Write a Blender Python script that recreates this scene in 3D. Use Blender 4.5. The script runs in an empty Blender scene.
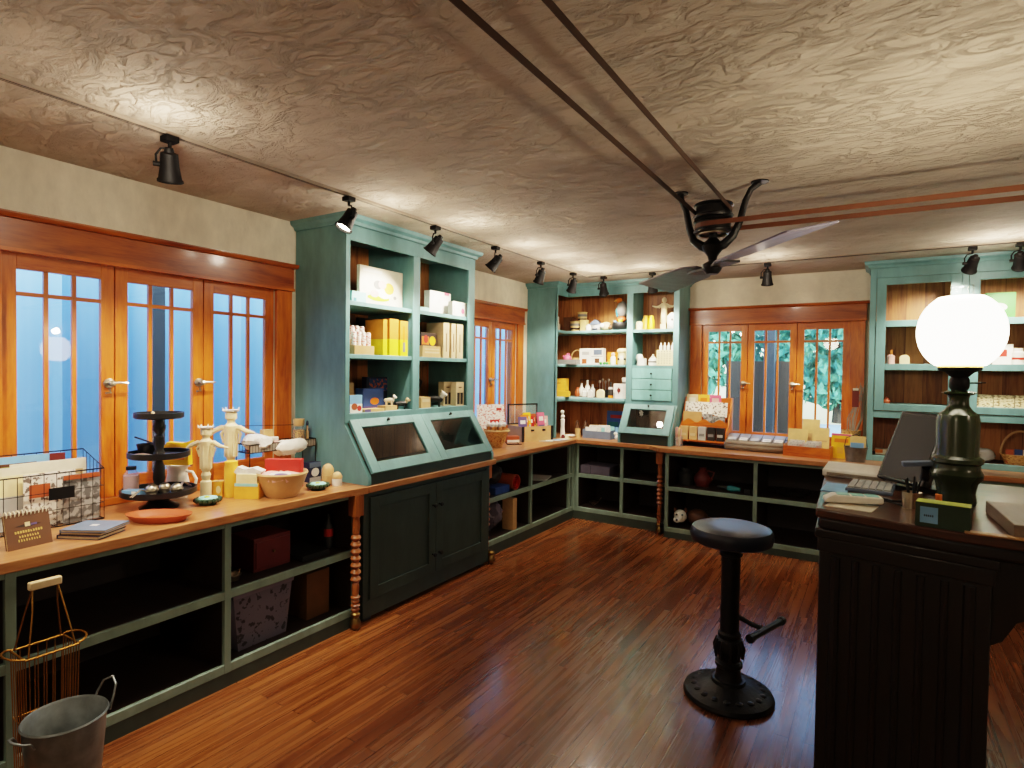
import bpy, bmesh, math, random
from mathutils import Vector, Matrix, Euler
random.seed(7)
PI = math.pi
COL = bpy.context.scene.collection
R = math.radians

# ------------------------------------------------------------------ materials
def _new(name):
    m = bpy.data.materials.new(name); m.use_nodes = True
    nt = m.node_tree
    return m, nt, nt.nodes['Principled BSDF']

def _setp(b, rough, metal, spec=0.5, coat=0.0):
    b.inputs['Roughness'].default_value = rough
    b.inputs['Metallic'].default_value = metal
    b.inputs['Specular IOR Level'].default_value = spec
    b.inputs['Coat Weight'].default_value = coat
    b.inputs['Coat Roughness'].default_value = 0.12

def _coords(nt, scale):
    tc = nt.nodes.new('ShaderNodeTexCoord'); mp = nt.nodes.new('ShaderNodeMapping')
    mp.inputs['Scale'].default_value = scale
    nt.links.new(tc.outputs['Object'], mp.inputs['Vector'])
    return mp.outputs['Vector']

def _noise(nt, vec, scale, detail=4, rough=0.55, dist=0.0):
    n = nt.nodes.new('ShaderNodeTexNoise')
    n.inputs['Scale'].default_value = scale; n.inputs['Detail'].default_value = detail
    n.inputs['Roughness'].default_value = rough; n.inputs['Distortion'].default_value = dist
    nt.links.new(vec, n.inputs['Vector'])
    return n.outputs['Fac']

def _ramp(nt, fac, stops):
    r = nt.nodes.new('ShaderNodeValToRGB')
    e = r.color_ramp.elements
    while len(e) < len(stops): e.new(0.5)
    for k, (p, c) in enumerate(stops):
        e[k].position = p; e[k].color = (c[0], c[1], c[2], 1)
    nt.links.new(fac, r.inputs['Fac'])
    return r.outputs['Color']

def _bump(nt, b, fac, strength, dist=0.01):
    bp = nt.nodes.new('ShaderNodeBump')
    bp.inputs['Strength'].default_value = strength; bp.inputs['Distance'].default_value = dist
    nt.links.new(fac, bp.inputs['Height']); nt.links.new(bp.outputs['Normal'], b.inputs['Normal'])

def hx(h):
    h = h.lstrip('#'); v = [int(h[i:i+2], 16)/255 for i in (0, 2, 4)]
    return tuple(c/12.92 if c <= 0.04045 else ((c+0.055)/1.055)**2.4 for c in v)

def plain(name, c, rough=0.5, metal=0.0, var=0.12, scale=12, bump=0.0, spec=0.5, coat=0.0):
    m, nt, b = _new(name); _setp(b, rough, metal, spec, coat)
    if isinstance(c, str): c = hx(c)
    f = _noise(nt, _coords(nt, (1, 1, 1)), scale)
    lo = tuple(max(0, x*(1-var)) for x in c); hi = tuple(min(1, x*(1+var)) for x in c)
    nt.links.new(_ramp(nt, f, [(0.3, lo), (0.7, hi)]), b.inputs['Base Color'])
    if bump: _bump(nt, b, f, bump)
    return m

def wood(name, c1, c2, axis='y', rough=0.35, coat=0.3, scale=6, knots=False):
    m, nt, b = _new(name); _setp(b, rough, 0, 0.5, coat)
    if isinstance(c1, str): c1 = hx(c1)
    if isinstance(c2, str): c2 = hx(c2)
    s = {'x': (0.12, 1, 1), 'y': (1, 0.12, 1), 'z': (1, 1, 0.12)}[axis]
    v = _coords(nt, s)
    f1 = _noise(nt, v, scale*2.2, 6, 0.65, 1.2)
    f2 = _noise(nt, v, scale*14, 3, 0.6, 0.2)
    mx = nt.nodes.new('ShaderNodeMath'); mx.operation = 'MULTIPLY_ADD'
    nt.links.new(f2, mx.inputs[0]); mx.inputs[1].default_value = 0.35
    nt.links.new(f1, mx.inputs[2])
    nt.links.new(_ramp(nt, mx.outputs[0], [(0.42, c1), (0.62, tuple((p+q)/2 for p, q in zip(c1, c2))), (0.85, c2)]), b.inputs['Base Color'])
    _bump(nt, b, f2, 0.05)
    return m

def paint(name, c, wear, rough=0.45):
    # painted timber: brushed streaks with the brown timber rubbed through here and there
    m, nt, b = _new(name); _setp(b, rough, 0, 0.45)
    if isinstance(c, str): c = hx(c)
    v = _coords(nt, (1, 1, 0.35))
    f = _noise(nt, v, 9, 5, 0.6); w = _noise(nt, _coords(nt, (1, 1, 0.5)), 23, 8, 0.75)
    lo = tuple(x*0.78 for x in c); hi = tuple(min(1, x*1.18) for x in c)
    base = _ramp(nt, f, [(0.3, lo), (0.7, hi)])
    k = _ramp(nt, w, [(0.66, (0, 0, 0)), (0.74, (1, 1, 1))])
    mix = nt.nodes.new('ShaderNodeMixRGB')
    mix.inputs['Color2'].default_value = (*hx(wear), 1)
    mm = nt.nodes.new('ShaderNodeMath'); mm.operation = 'MULTIPLY'; mm.inputs[1].default_value = 0.55
    nt.links.new(k, mm.inputs[0]); nt.links.new(mm.outputs[0], mix.inputs['Fac'])
    nt.links.new(base, mix.inputs['Color1']); nt.links.new(mix.outputs[0], b.inputs['Base Color'])
    _bump(nt, b, f, 0.12)
    return m

def boards(name, c1, c2, axis, width, rough=0.4, coat=0.2):
    # planks side by side along 'axis' with grain, each board its own tone
    m, nt, b = _new(name); _setp(b, rough, 0, 0.5, coat)
    c1 = hx(c1); c2 = hx(c2)
    tc = nt.nodes.new('ShaderNodeTexCoord'); sp = nt.nodes.new('ShaderNodeSeparateXYZ')
    nt.links.new(tc.outputs['Object'], sp.inputs[0])
    across = {'floor_y': 'X', 'wall_x': 'X', 'wall_y': 'Y'}[axis]; along = {'floor_y': 'Y', 'wall_x': 'Z', 'wall_y': 'Z'}[axis]
    cb = nt.nodes.new('ShaderNodeCombineXYZ')
    nt.links.new(sp.outputs[along], cb.inputs[0]); nt.links.new(sp.outputs[across], cb.inputs[1])
    br = nt.nodes.new('ShaderNodeTexBrick')
    br.inputs['Color1'].default_value = (0.1, 0.1, 0.1, 1); br.inputs['Color2'].default_value = (0.9, 0.9, 0.9, 1)
    br.inputs['Mortar'].default_value = (0, 0, 0, 1)
    br.inputs['Scale'].default_value = 1; br.inputs['Mortar Size'].default_value = 0.0016
    br.inputs['Brick Width'].default_value = 1.1 if axis == 'floor_y' else 4.0
    br.inputs['Row Height'].default_value = width; br.offset = 0.37; br.inputs['Bias'].default_value = 0
    nt.links.new(cb.outputs[0], br.inputs['Vector'])
    mp = nt.nodes.new('ShaderNodeMapping'); mp.inputs['Scale'].default_value = (0.035 if axis == 'floor_y' else 0.1, 1, 1)
    ad = nt.nodes.new('ShaderNodeVectorMath'); ad.operation = 'MULTIPLY_ADD'
    nt.links.new(br.outputs['Color'], ad.inputs[0]); ad.inputs[1].default_value = (3.1, 5.3, 7.7)
    nt.links.new(cb.outputs[0], ad.inputs[2]); nt.links.new(ad.outputs[0], mp.inputs['Vector'])
    g1 = _noise(nt, mp.outputs[0], 22, 5, 0.6, 0.8); g2 = _noise(nt, mp.outputs[0], 90, 3, 0.6)
    s = nt.nodes.new('ShaderNodeMath'); s.operation = 'MULTIPLY_ADD'
    nt.links.new(br.outputs['Color'], s.inputs[0]); s.inputs[1].default_value = 0.22 if axis == 'floor_y' else 0.4; nt.links.new(g1, s.inputs[2])
    s2 = nt.nodes.new('ShaderNodeMath'); s2.operation = 'MULTIPLY_ADD'
    nt.links.new(g2, s2.inputs[0]); s2.inputs[1].default_value = 0.25; nt.links.new(s.outputs[0], s2.inputs[2])
    colr = _ramp(nt, s2.outputs[0], [(0.25, tuple(x*0.72 for x in c1)), (0.58, c1), (0.95, c2)])
    mix = nt.nodes.new('ShaderNodeMixRGB'); mix.inputs['Color2'].default_value = (c1[0]*0.35, c1[1]*0.35, c1[2]*0.35, 1)
    nt.links.new(br.outputs['Fac'], mix.inputs['Fac']); nt.links.new(colr, mix.inputs['Color1'])
    nt.links.new(mix.outputs[0], b.inputs['Base Color'])
    inv = nt.nodes.new('ShaderNodeMath'); inv.operation = 'MULTIPLY_ADD'
    nt.links.new(br.outputs['Fac'], inv.inputs[0]); inv.inputs[1].default_value = -1.0
    nt.links.new(g2, inv.inputs[2]); _bump(nt, b, inv.outputs[0], 0.06, 0.003)
    rr = nt.nodes.new('ShaderNodeMapRange'); nt.links.new(g1, rr.inputs[0])
    rr.inputs['To Min'].default_value = rough*0.75; rr.inputs['To Max'].default_value = rough*1.35
    nt.links.new(rr.outputs[0], b.inputs['Roughness'])
    return m

def plaster(name, c, amount, scale, dist=0.012):
    m, nt, b = _new(name); _setp(b, 0.8, 0, 0.2)
    c = hx(c)
    v = _coords(nt, (1.0, 1.9, 1))
    f = _noise(nt, v, scale, 7, 0.62, 1.4)
    f2 = _noise(nt, v, scale*0.35, 4, 0.6)
    rd0 = _ramp(nt, f, [(0.44, (0, 0, 0)), (0.50, (0.7, 0.7, 0.7)), (0.56, (1, 1, 1))])
    f3 = _noise(nt, v, scale*0.5, 3, 0.6)
    pm = nt.nodes.new('ShaderNodeMath'); pm.operation = 'MULTIPLY'
    nt.links.new(rd0, pm.inputs[0]); nt.links.new(_ramp(nt, f3, [(0.38, (0.25, 0.25, 0.25)), (0.55, (1, 1, 1))]), pm.inputs[1])
    f4 = _noise(nt, v, scale*6, 3, 0.6)
    pa = nt.nodes.new('ShaderNodeMath'); pa.operation = 'MULTIPLY_ADD'; pa.inputs[1].default_value = 0.25
    nt.links.new(f4, pa.inputs[0]); nt.links.new(pm.outputs[0], pa.inputs[2]); rd = pa.outputs[0]
    nt.links.new(_ramp(nt, f2, [(0.3, tuple(x*0.85 for x in c)), (0.7, tuple(x*1.05 for x in c))]), b.inputs['Base Color'])
    if amount: _bump(nt, b, rd, amount, dist)
    return m

def glass(name, tint=(1, 1, 1), refl=1.0, haze=0.0):
    m = bpy.data.materials.new(name); m.use_nodes = True; nt = m.node_tree
    nt.nodes.remove(nt.nodes['Principled BSDF']); out = nt.nodes['Material Output']
    tr = nt.nodes.new('ShaderNodeBsdfTransparent'); tr.inputs['Color'].default_value = (*tint, 1)
    gl = nt.nodes.new('ShaderNodeBsdfGlossy'); gl.inputs['Roughness'].default_value = 0.02
    lw = nt.nodes.new('ShaderNodeLayerWeight'); lw.inputs['Blend'].default_value = 0.5
    pw = nt.nodes.new('ShaderNodeMath'); pw.operation = 'POWER'; pw.inputs[1].default_value = 5.0
    nt.links.new(lw.outputs['Facing'], pw.inputs[0])
    fr = nt.nodes.new('ShaderNodeMath'); fr.operation = 'MULTIPLY_ADD'; fr.inputs[1].default_value = 0.95; fr.inputs[2].default_value = 0.045
    nt.links.new(pw.outputs[0], fr.inputs[0])
    f = _noise(nt, _coords(nt, (1, 1, 1)), 3, 2)
    bp = nt.nodes.new('ShaderNodeBump'); bp.inputs['Strength'].default_value = 0.02
    nt.links.new(f, bp.inputs['Height']); nt.links.new(bp.outputs[0], gl.inputs['Normal'])
    mx = nt.nodes.new('ShaderNodeMixShader'); mu = nt.nodes.new('ShaderNodeMath'); mu.operation = 'MULTIPLY'
    mu.inputs[1].default_value = refl
    nt.links.new(fr.outputs[0], mu.inputs[0]); nt.links.new(mu.outputs[0], mx.inputs[0])
    nt.links.new(tr.outputs[0], mx.inputs[1]); nt.links.new(gl.outputs[0], mx.inputs[2])
    last = mx.outputs[0]
    if haze:
        df = nt.nodes.new('ShaderNodeBsdfDiffuse'); df.inputs['Color'].default_value = (*tint, 1)
        m2 = nt.nodes.new('ShaderNodeMixShader'); m2.inputs[0].default_value = haze
        nt.links.new(last, m2.inputs[1]); nt.links.new(df.outputs[0], m2.inputs[2]); last = m2.outputs[0]
    nt.links.new(last, out.inputs['Surface'])
    return m

def glow(name, c, strength):
    m, nt, b = _new(name)
    f = _noise(nt, _coords(nt, (1, 1, 1)), 4, 2)
    nt.links.new(_ramp(nt, f, [(0.2, tuple(x*0.96 for x in c)), (0.8, c)]), b.inputs['Emission Color'])
    b.inputs['Base Color'].default_value = (0.9, 0.88, 0.8, 1)
    b.inputs['Emission Strength'].default_value = strength
    return m

def marks(name, bg, fg, scale=60, stretch=(1, 1, 3), lo=0.55):
    # surface carrying small print: broken lines of ink on a ground
    m, nt, b = _new(name); _setp(b, 0.55, 0)
    f = _noise(nt, _coords(nt, stretch), scale, 2, 0.5)
    nt.links.new(_ramp(nt, f, [(lo-0.03, hx(bg)), (lo+0.03, hx(fg))]), b.inputs['Base Color'])
    return m

M = {}
M['teal'] = paint('teal_paint', '#608a8b', '#6b4a2c')
M['teal_dark'] = paint('dark_teal_paint', '#333f38', '#2c2016', 0.5)
M['teal_base'] = paint('grey_green_base_paint', '#74877c', '#5a4028')
M['teal_lit'] = paint('lit_teal_drawer_paint', '#7cb8b4', '#7a5a3a')  # copy of the teal with the drawers' spotlit brightness put into the colour
M['orange_y'] = wood('honey_fir_along_wall_left', '#86300a', '#cc6e20', 'y')
M['orange_x'] = wood('honey_fir_along_wall_back', '#86300a', '#cc6e20', 'x')
M['orange_z'] = wood('honey_fir_upright', '#8c340a', '#d07222', 'z')
M['orange_head'] = wood('darker_header_wood', '#6a2608', '#a8581a', 'x')
M['counter_y'] = wood('counter_top_wood_y', '#7c4424', '#b27c4e', 'y', 0.32, 0.35)
M['counter_x'] = wood('counter_top_wood_x', '#7c4424', '#b27c4e', 'x', 0.32, 0.35)
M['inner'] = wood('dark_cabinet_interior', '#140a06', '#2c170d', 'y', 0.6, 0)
M['backboards_x'] = boards('stained_back_boards_x', '#7a4420', '#b87a44', 'wall_x', 0.14, 0.5, 0.0)
M['backboards_y'] = boards('stained_back_boards_y', '#7a4420', '#b87a44', 'wall_y', 0.14, 0.5, 0.0)
M['floor'] = boards('varnished_oak_floor', '#5a2e12', '#86522a', 'floor_y', 0.062, 0.26, 0.3)
M['wall'] = plaster('cream_wall', '#dcd2bc', 0.15, 18)
M['ceil'] = plaster('swirled_plaster_ceiling', '#b6a898', 0.8, 6.5, 0.022)
M['postwood'] = wood('turned_post_wood', '#5a2c10', '#9c5a28', 'z', 0.35, 0.3)
M['brass'] = plain('aged_brass', '#8a6f42', 0.35, 1.0)
M['nickel'] = plain('worn_nickel', '#b8ac98', 0.3, 1.0)
M['black_metal'] = plain('black_metal', '#0c0b0b', 0.45, 0.3, spec=0.4)
M['iron'] = plain('dark_cast_iron', '#1c1a1a', 0.45, 0.6, bump=0.3, scale=40)
M['black_wood'] = plain('black_painted_wood', '#100f10', 0.4, bump=0.05)
M['leather'] = plain('dark_blue_black_vinyl', '#1b1f2b', 0.38, bump=0.03, spec=0.45)
M['belt'] = plain('brown_drive_belt', '#5a3018', 0.5)
M['belt_dark'] = plain('dark_brown_drive_belt', '#3a2416', 0.55)
M['blade'] = wood('grey_violet_blade', '#4a4656', '#6c6674', 'x', 0.5, 0.1)
M['mahog'] = wood('dark_mahogany', '#090403', '#160a06', 'z', 0.4, 0.08)
M['mahog_top'] = wood('desk_top_brown', '#22100a', '#54301a', 'x', 0.3, 0.3)
M['spot_black'] = plain('spotlight_black', '#050404', 0.6, 0.0, spec=0.15)
M['railpaint'] = plain('track_paint', '#8f8172', 0.6)
M['galv'] = plain('galvanised_steel', '#747a7a', 0.42, 0.55, var=0.25, scale=18)
M['wire_gold'] = plain('gold_wire', '#8a5f24', 0.4, 0.8)
M['wire_dark'] = plain('dark_wire', '#24221f', 0.4, 0.7)
M['glass'] = glass('window_glass')
M['dispglass'] = glass('display_case_glass', (0.75, 0.75, 0.75), 1.6)
M['clear'] = glass('clear_glass', (0.93, 0.95, 0.95), 1.0, 0.06)
M['milk'] = glow('lit_opal_glass', (1.0, 0.90, 0.70), 7.0)
M['lens_on'] = glow('lit_lamp_face', (1.0, 0.86, 0.66), 30.0)
M['lens_dim'] = glow('lamp_face', (1.0, 0.80, 0.56), 1.5)
M['lampgreen'] = plain('dark_green_glazed_lamp', '#2c3a22', 0.25, 0.0, coat=0.3)
M['screen'] = plain('dark_screen', '#16171c', 0.22)
for k, v in dict(white='#e8e4da', offwhite='#dcd2bc', cream='#e6d6a6', ivory='#d8c49a', yellow='#e8b41c', honey='#e2a63a', orange='#d8741a', bookorange='#c8862e', lemon='#dcd21c', woodbox='#5a3a14', posterblue='#3f68b0',
                 red='#b8281c', darkred='#5e1a14', pink='#d65a7a', palepink='#d8a8a0', blue='#2c4a86', navy='#18233e', skyblue='#78aad0', aqua='#8ac8c4',
                 teal2='#2f7f88', green='#3c8c3a', darkgreen='#243a26', lime='#a8b82c', brown='#5a3820', darkbrown='#2c1a10', tan='#b48a58',
                 kraft='#c09a68', beige='#cdb48c', grey='#70706e', lightgrey='#a8a8a4', dark='#1a1918', black='#0c0c0c', purple='#5a4a78',
                 violetgrey='#6a6474', terracotta='#a04a24', gold='#c8a85a', greytaupe='#857a6c', amber='#9a5a1c', bluegrey='#5e6c80').items():
    M[k] = plain('c_'+k, v, 0.5)
M['scriptbox'] = marks('printed_cream_box', '#d8c8a0', '#7a6440', 42, (1, 1, 2))
M['printwhite'] = marks('printed_white_card', '#e6e2d8', '#8a8a90', 70, (1, 1, 3), 0.6)
M['printred'] = marks('white_card_red_print', '#ece4dc', '#c03a34', 46, (1, 1, 2.4), 0.58)
M['photo'] = marks('dark_photo_print', '#5c5a58', '#9a9894', 30, (1, 1, 1), 0.52)
M['floral'] = marks('floral_print', '#e4dcd0', '#6a5a50', 48, (1, 1, 1), 0.57)
M['multiprint'] = marks('busy_colour_print', '#2c4a78', '#c8602c', 36, (1, 1, 1), 0.55)
M['spice'] = marks('spice_mix', '#7a4a1c', '#c8923c', 120, (1, 1, 1), 0.5)
M['lace'] = marks('cut_out_lattice', '#5e5a66', '#221f26', 34, (1, 1, 1), 0.6)
M['wicker'] = marks('woven_splint', '#c89a5c', '#8a5c2c', 50, (1, 1, 4), 0.55)
M['ledgewood'] = wood('pale_worn_wood', '#5a4c40', '#8a7a6a', 'y', 0.5, 0.0)
M['parchment'] = plain('parchment', '#d8b878', 0.7)
M['bag'] = plain('crinkled_clear_bag', '#d8d6d2', 0.3, bump=0.6, scale=40)

# ------------------------------------------------------------------ mesh building
class MB:
    def __init__(s, m=None):
        s.bm = bmesh.new(); s.mats = []; s.X = Matrix.Identity(4); s.use(m)
    def use(s, m):
        if isinstance(m, str): m = M[m]
        if m is not None:
            if m not in s.mats: s.mats.append(m)
            s.i = s.mats.index(m)
        else: s.i = 0
        return s
    def at(s, loc=(0, 0, 0), rz=0, rx=0, ry=0):
        s.X = Matrix.Translation(loc) @ Euler((rx, ry, rz)).to_matrix().to_4x4(); return s
    def v(s, co): return s.bm.verts.new(s.X @ Vector(co))
    def f(s, vs, smooth=True):
        try:
            f = s.bm.faces.new(vs); f.material_index = s.i; f.smooth = smooth; return f
        except ValueError: return None
    def box(s, x0, x1, y0, y1, z0, z1):
        a = [s.v(p) for p in ((x0, y0, z0), (x1, y0, z0), (x1, y1, z0), (x0, y1, z0), (x0, y0, z1), (x1, y0, z1), (x1, y1, z1), (x0, y1, z1))]
        for q in ((0, 3, 2, 1), (4, 5, 6, 7), (0, 1, 5, 4), (1, 2, 6, 5), (2, 3, 7, 6), (3, 0, 4, 7)): s.f([a[i] for i in q])
        return s
    def cbox(s, c, sz):
        return s.box(c[0]-sz[0]/2, c[0]+sz[0]/2, c[1]-sz[1]/2, c[1]+sz[1]/2, c[2]-sz[2]/2, c[2]+sz[2]/2)
    def quad(s, *ps): s.f([s.v(p) for p in ps]); return s
    def lathe(s, prof, seg=20, c=(0, 0, 0), sx=1, sy=1, caps=True):
        rings = []
        for r, z in prof:
            if r < 1e-5: rings.append([s.v((c[0], c[1], c[2]+z))])
            else: rings.append([s.v((c[0]+r*sx*math.cos(2*PI*k/seg), c[1]+r*sy*math.sin(2*PI*k/seg), c[2]+z)) for k in range(seg)])
        for A, B in zip(rings, rings[1:]):
            for k in range(seg):
                k2 = (k+1) % seg
                if len(A) == 1 and len(B) == 1: break
                if len(A) == 1: s.f([A[0], B[k2], B[k]])
                elif len(B) == 1: s.f([A[k], A[k2], B[0]])
                else: s.f([A[k], A[k2], B[k2], B[k]])
        if caps:
            if len(rings[0]) > 1: s.f(rings[0][::-1])
            if len(rings[-1]) > 1: s.f(rings[-1])
        return s
    def sphere(s, c, r, sx=1, sy=1, sz=1, seg=14, n=8):
        return s.lathe([(r*math.sin(PI*k/n), -r*sz*math.cos(PI*k/n)) for k in range(n+1)], seg, c, sx, sy)
    def tube(s, pts, r, seg=8, closed=False):
        P = [Vector(p) for p in pts]; n = len(P); rings = []; up = None
        for i, p in enumerate(P):
            if closed: d = P[(i+1) % n]-P[i-1]
            else: d = P[min(i+1, n-1)]-P[max(i-1, 0)]
            if d.length < 1e-9: d = Vector((0, 0, 1))
            d.normalize()
            if up is None:
                up = Vector((0, 0, 1)) if abs(d.z) < 0.9 else Vector((1, 0, 0))
            u = (up - d*up.dot(d))
            if u.length < 1e-4: u = Vector((1, 0, 0)) - d*d.x
            u.normalize(); w = d.cross(u); up = u
            rr = r[i] if isinstance(r, (list, tuple)) else r
            rings.append([s.v(p + (u*math.cos(2*PI*k/seg)+w*math.sin(2*PI*k/seg))*rr) for k in range(seg)])
        m = n if closed else n-1
        for i in range(m):
            A, B = rings[i], rings[(i+1) % n]
            for k in range(seg): s.f([A[k], A[(k+1) % seg], B[(k+1) % seg], B[k]])
        if not closed: s.f(rings[0][::-1]); s.f(rings[-1])
        return s
    def prism(s, poly, h0, h1, plane='xy'):
        mp = {'xy': lambda a, b, h: (a, b, h), 'xz': lambda a, b, h: (a, h, b), 'yz': lambda a, b, h: (h, a, b)}[plane]
        A = [s.v(mp(a, b, h0)) for a, b in poly]; B = [s.v(mp(a, b, h1)) for a, b in poly]
        n = len(poly)
        s.f(A[::-1], False); s.f(B, False)
        for k in range(n): s.f([A[k], A[(k+1) % n], B[(k+1) % n], B[k]])
        return s
    def build(s, name, parent=None, loc=None, rz=0, bev=0, sub=0):
        bm = s.bm
        bmesh.ops.recalc_face_normals(bm, faces=bm.faces[:])
        for e in bm.edges:
            if len(e.link_faces) == 2 and e.calc_face_angle(0) > 0.62: e.smooth = False
        me = bpy.data.meshes.new(name); bm.to_mesh(me); bm.free()
        for m in s.mats: me.materials.append(m)
        o = bpy.data.objects.new(name, me); COL.objects.link(o)
        if parent is not None: o.parent = parent
        if loc is not None: o.location = loc
        o.rotation_euler.z = rz
        if bev:
            b = o.modifiers.new('edge', 'BEVEL'); b.width = bev; b.segments = 2; b.limit_method = 'ANGLE'; b.angle_limit = R(40)
        if sub:
            b = o.modifiers.new('sub', 'SUBSURF'); b.levels = sub; b.render_levels = sub
        return o

def tag(o, label, cat, group=None, kind=None):
    o['label'] = label; o['category'] = cat
    if group: o['group'] = group
    if kind: o['kind'] = kind
    return o
def thing(name, label, cat, loc=(0, 0, 0), rz=0, group=None):
    o = bpy.data.objects.new(name, None); COL.objects.link(o); o.empty_display_size = 0.05
    o.location = loc; o.rotation_euler.z = rz
    return tag(o, label, cat, group)
def single(name, label, cat, mb, loc=(0, 0, 0), rz=0, group=None, bev=0, sub=0):
    return tag(mb.build(name, None, loc, rz, bev, sub), label, cat, group)
def struct(o):
    o['kind'] = 'structure'; return o
def dup(root, loc, rz=None, label=None):
    r = root.copy(); COL.objects.link(r); r.location = loc
    if rz is not None: r.rotation_euler.z = rz
    if label: r['label'] = label
    for ch in list(root.children):
        c = ch.copy(); COL.objects.link(c); c.parent = r
        for g in ch.children:
            d = g.copy(); COL.objects.link(d); d.parent = c
    return r
def circle(r, n=24, z=0, c=(0, 0), a0=0, a1=2*PI, rx=1, ry=1):
    return [(c[0]+r*rx*math.cos(a0+(a1-a0)*k/n), c[1]+r*ry*math.sin(a0+(a1-a0)*k/n), z) for k in range(n if abs(a1-a0-2*PI) < 1e-6 else n+1)]
SKY, ROOM_FILL, SPOT, CEIL_FILL, GLOBE, VIEW, LOOK, EXPO = 1.15, 20, 95, 5.5, 20, 'Filmic', 'Medium High Contrast', 0.5
# ------------------------------------------------------------------ room shell
XL, YB, ZC = -3.48, 6.48, 2.665
XR, YF = 4.2, -3.2
def sbox(name, m, *b, bev=0):
    return struct(MB(m).box(*b).build(name, bev=bev))
sbox('floor', 'floor', XL-0.12, XR+0.1, YF-0.1, YB+0.12, -0.1, 0)
sbox('ceiling', 'ceil', XL-0.12, XR+0.1, YF-0.1, YB+0.12, ZC, ZC+0.1)
W0, W1 = 0.92, 2.19
def wall_pieces(m, spans, lo, hi, fn):
    mb = MB(m); cur = lo
    for a, b in spans:
        mb.box(*fn(cur, a, 0, ZC)); mb.box(*fn(a, b, 0, W0)); mb.box(*fn(a, b, W1, ZC)); cur = b
    mb.box(*fn(cur, hi, 0, ZC)); return mb
struct(wall_pieces('wall', [(1.03, 2.49), (4.17, 5.60)], YF, YB, lambda a, b, c, d: (XL-0.12, XL, a, b, c, d)).build('wall_left'))
struct(wall_pieces('wall', [(-1.64, -0.24)], XL-0.12, XR, lambda a, b, c, d: (a, b, YB, YB+0.12, c, d)).build('wall_back'))
sbox('wall_right', 'wall', XR, XR+0.1, YF-0.1, YB+0.12, 0, ZC)
sbox('wall_front', 'wall', XL-0.12, XR, YF-0.1, YF, 0, ZC)

def window(name, loc, rz, w, latches):
    o = bpy.data.objects.new(name, None); COL.objects.link(o); o.location = loc; o.rotation_euler.z = rz; struct(o)
    H0, H1 = W0, W1
    mb = MB('orange_head'); mb.box(-0.13, w+0.13, -0.035, -0.001, H1, 2.335); mb.build('header', o, bev=0.003)
    mb = MB('orange_head'); mb.prism([(-0.001, 2.335), (-0.05, 2.335), (-0.062, 2.352), (-0.062, 2.362), (-0.001, 2.362)], -0.15, w+0.15, 'yz'); mb.build('cap_moulding', o)
    mb = MB('orange_x'); mb.box(-0.13, w+0.13, -0.043, -0.001, H1-0.012, H1+0.006); mb.build('bead', o)
    for a in (-0.12, w):
        MB('orange_z').box(a, a+0.12, -0.028, -0.001, 0.905, H1-0.012).build('casing', o, bev=0.003)
    MB('orange_x').box(0, w, -0.02, 0.1, H0-0.018, H0+0.02).build('sill', o, bev=0.003)
    fr = MB('orange_z'); fr.box(0, w, 0.055, 0.11, H1-0.03, H1); fr.box(0, 0.012, 0.055, 0.11, H0, H1); fr.box(w-0.012, w, 0.055, 0.11, H0, H1); fr.build('frame', o)
    n = 3; sw = w/n
    for k in (1, 2): MB('orange_z').box(k*sw-0.015, k*sw+0.015, 0.037, 0.05, H0+0.02, H1-0.004).build('astragal', o)
    for k in range(n):
        a = k*sw+0.003; b = (k+1)*sw-0.003
        gl, gr, gb, gt = a+0.062, b-0.062, H0+0.13, 2.105
        mb = MB('orange_z')
        mb.box(a, gl, 0.006, 0.036, H0+0.022, H1-0.004); mb.box(gr, b, 0.006, 0.036, H0+0.022, H1-0.004)
        mb.use('orange_x').box(gl, gr, 0.006, 0.036, H0+0.022, gb); mb.box(gl, gr, 0.006, 0.036, gt, H1-0.004)
        s = mb.build('sash', o, bev=0.002)
        mb = MB('orange_z')
        for t in (1/3, 2/3):
            x = gl+(gr-gl)*t; mb.box(x-0.0095, x+0.0095, 0.012, 0.030, gb, gt)
        mb.use('orange_x').box(gl, gr, 0.013, 0.029, 1.978, 1.998)
        mb.build('muntin', s)
        MB('glass').box(gl, gr, 0.020, 0.023, gb, gt).build('pane', s)
        if k in latches:
            mb = MB('nickel').at((b-0.03, 0, 1.555), rx=PI/2)
            mb.lathe([(0.026, 0), (0.026, 0.008), (0.012, 0.012), (0.011, 0.04), (0.016, 0.045), (0.016, 0.052), (0, 0.054)], 14)
            mb.at((b-0.03, 0, 1.555)).tube([(0, -0.048, 0), (0.03, -0.052, 0.004), (0.075, -0.05, 0.0)], [0.008, 0.007, 0.006])
            mb.tube([(0, -0.01, -0.03), (0.004, -0.014, -0.05), (-0.02, -0.016, -0.052)], 0.006)
            mb.build('latch', s)
    return o
window('window_1', (XL, 1.03, 0), PI/2, 1.46, (0, 1))
window('window_2', (XL, 4.17, 0), PI/2, 1.43, (0, 1))
window('window_3', (-1.64, YB, 0), 0, 1.40, (0, 1))

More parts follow.
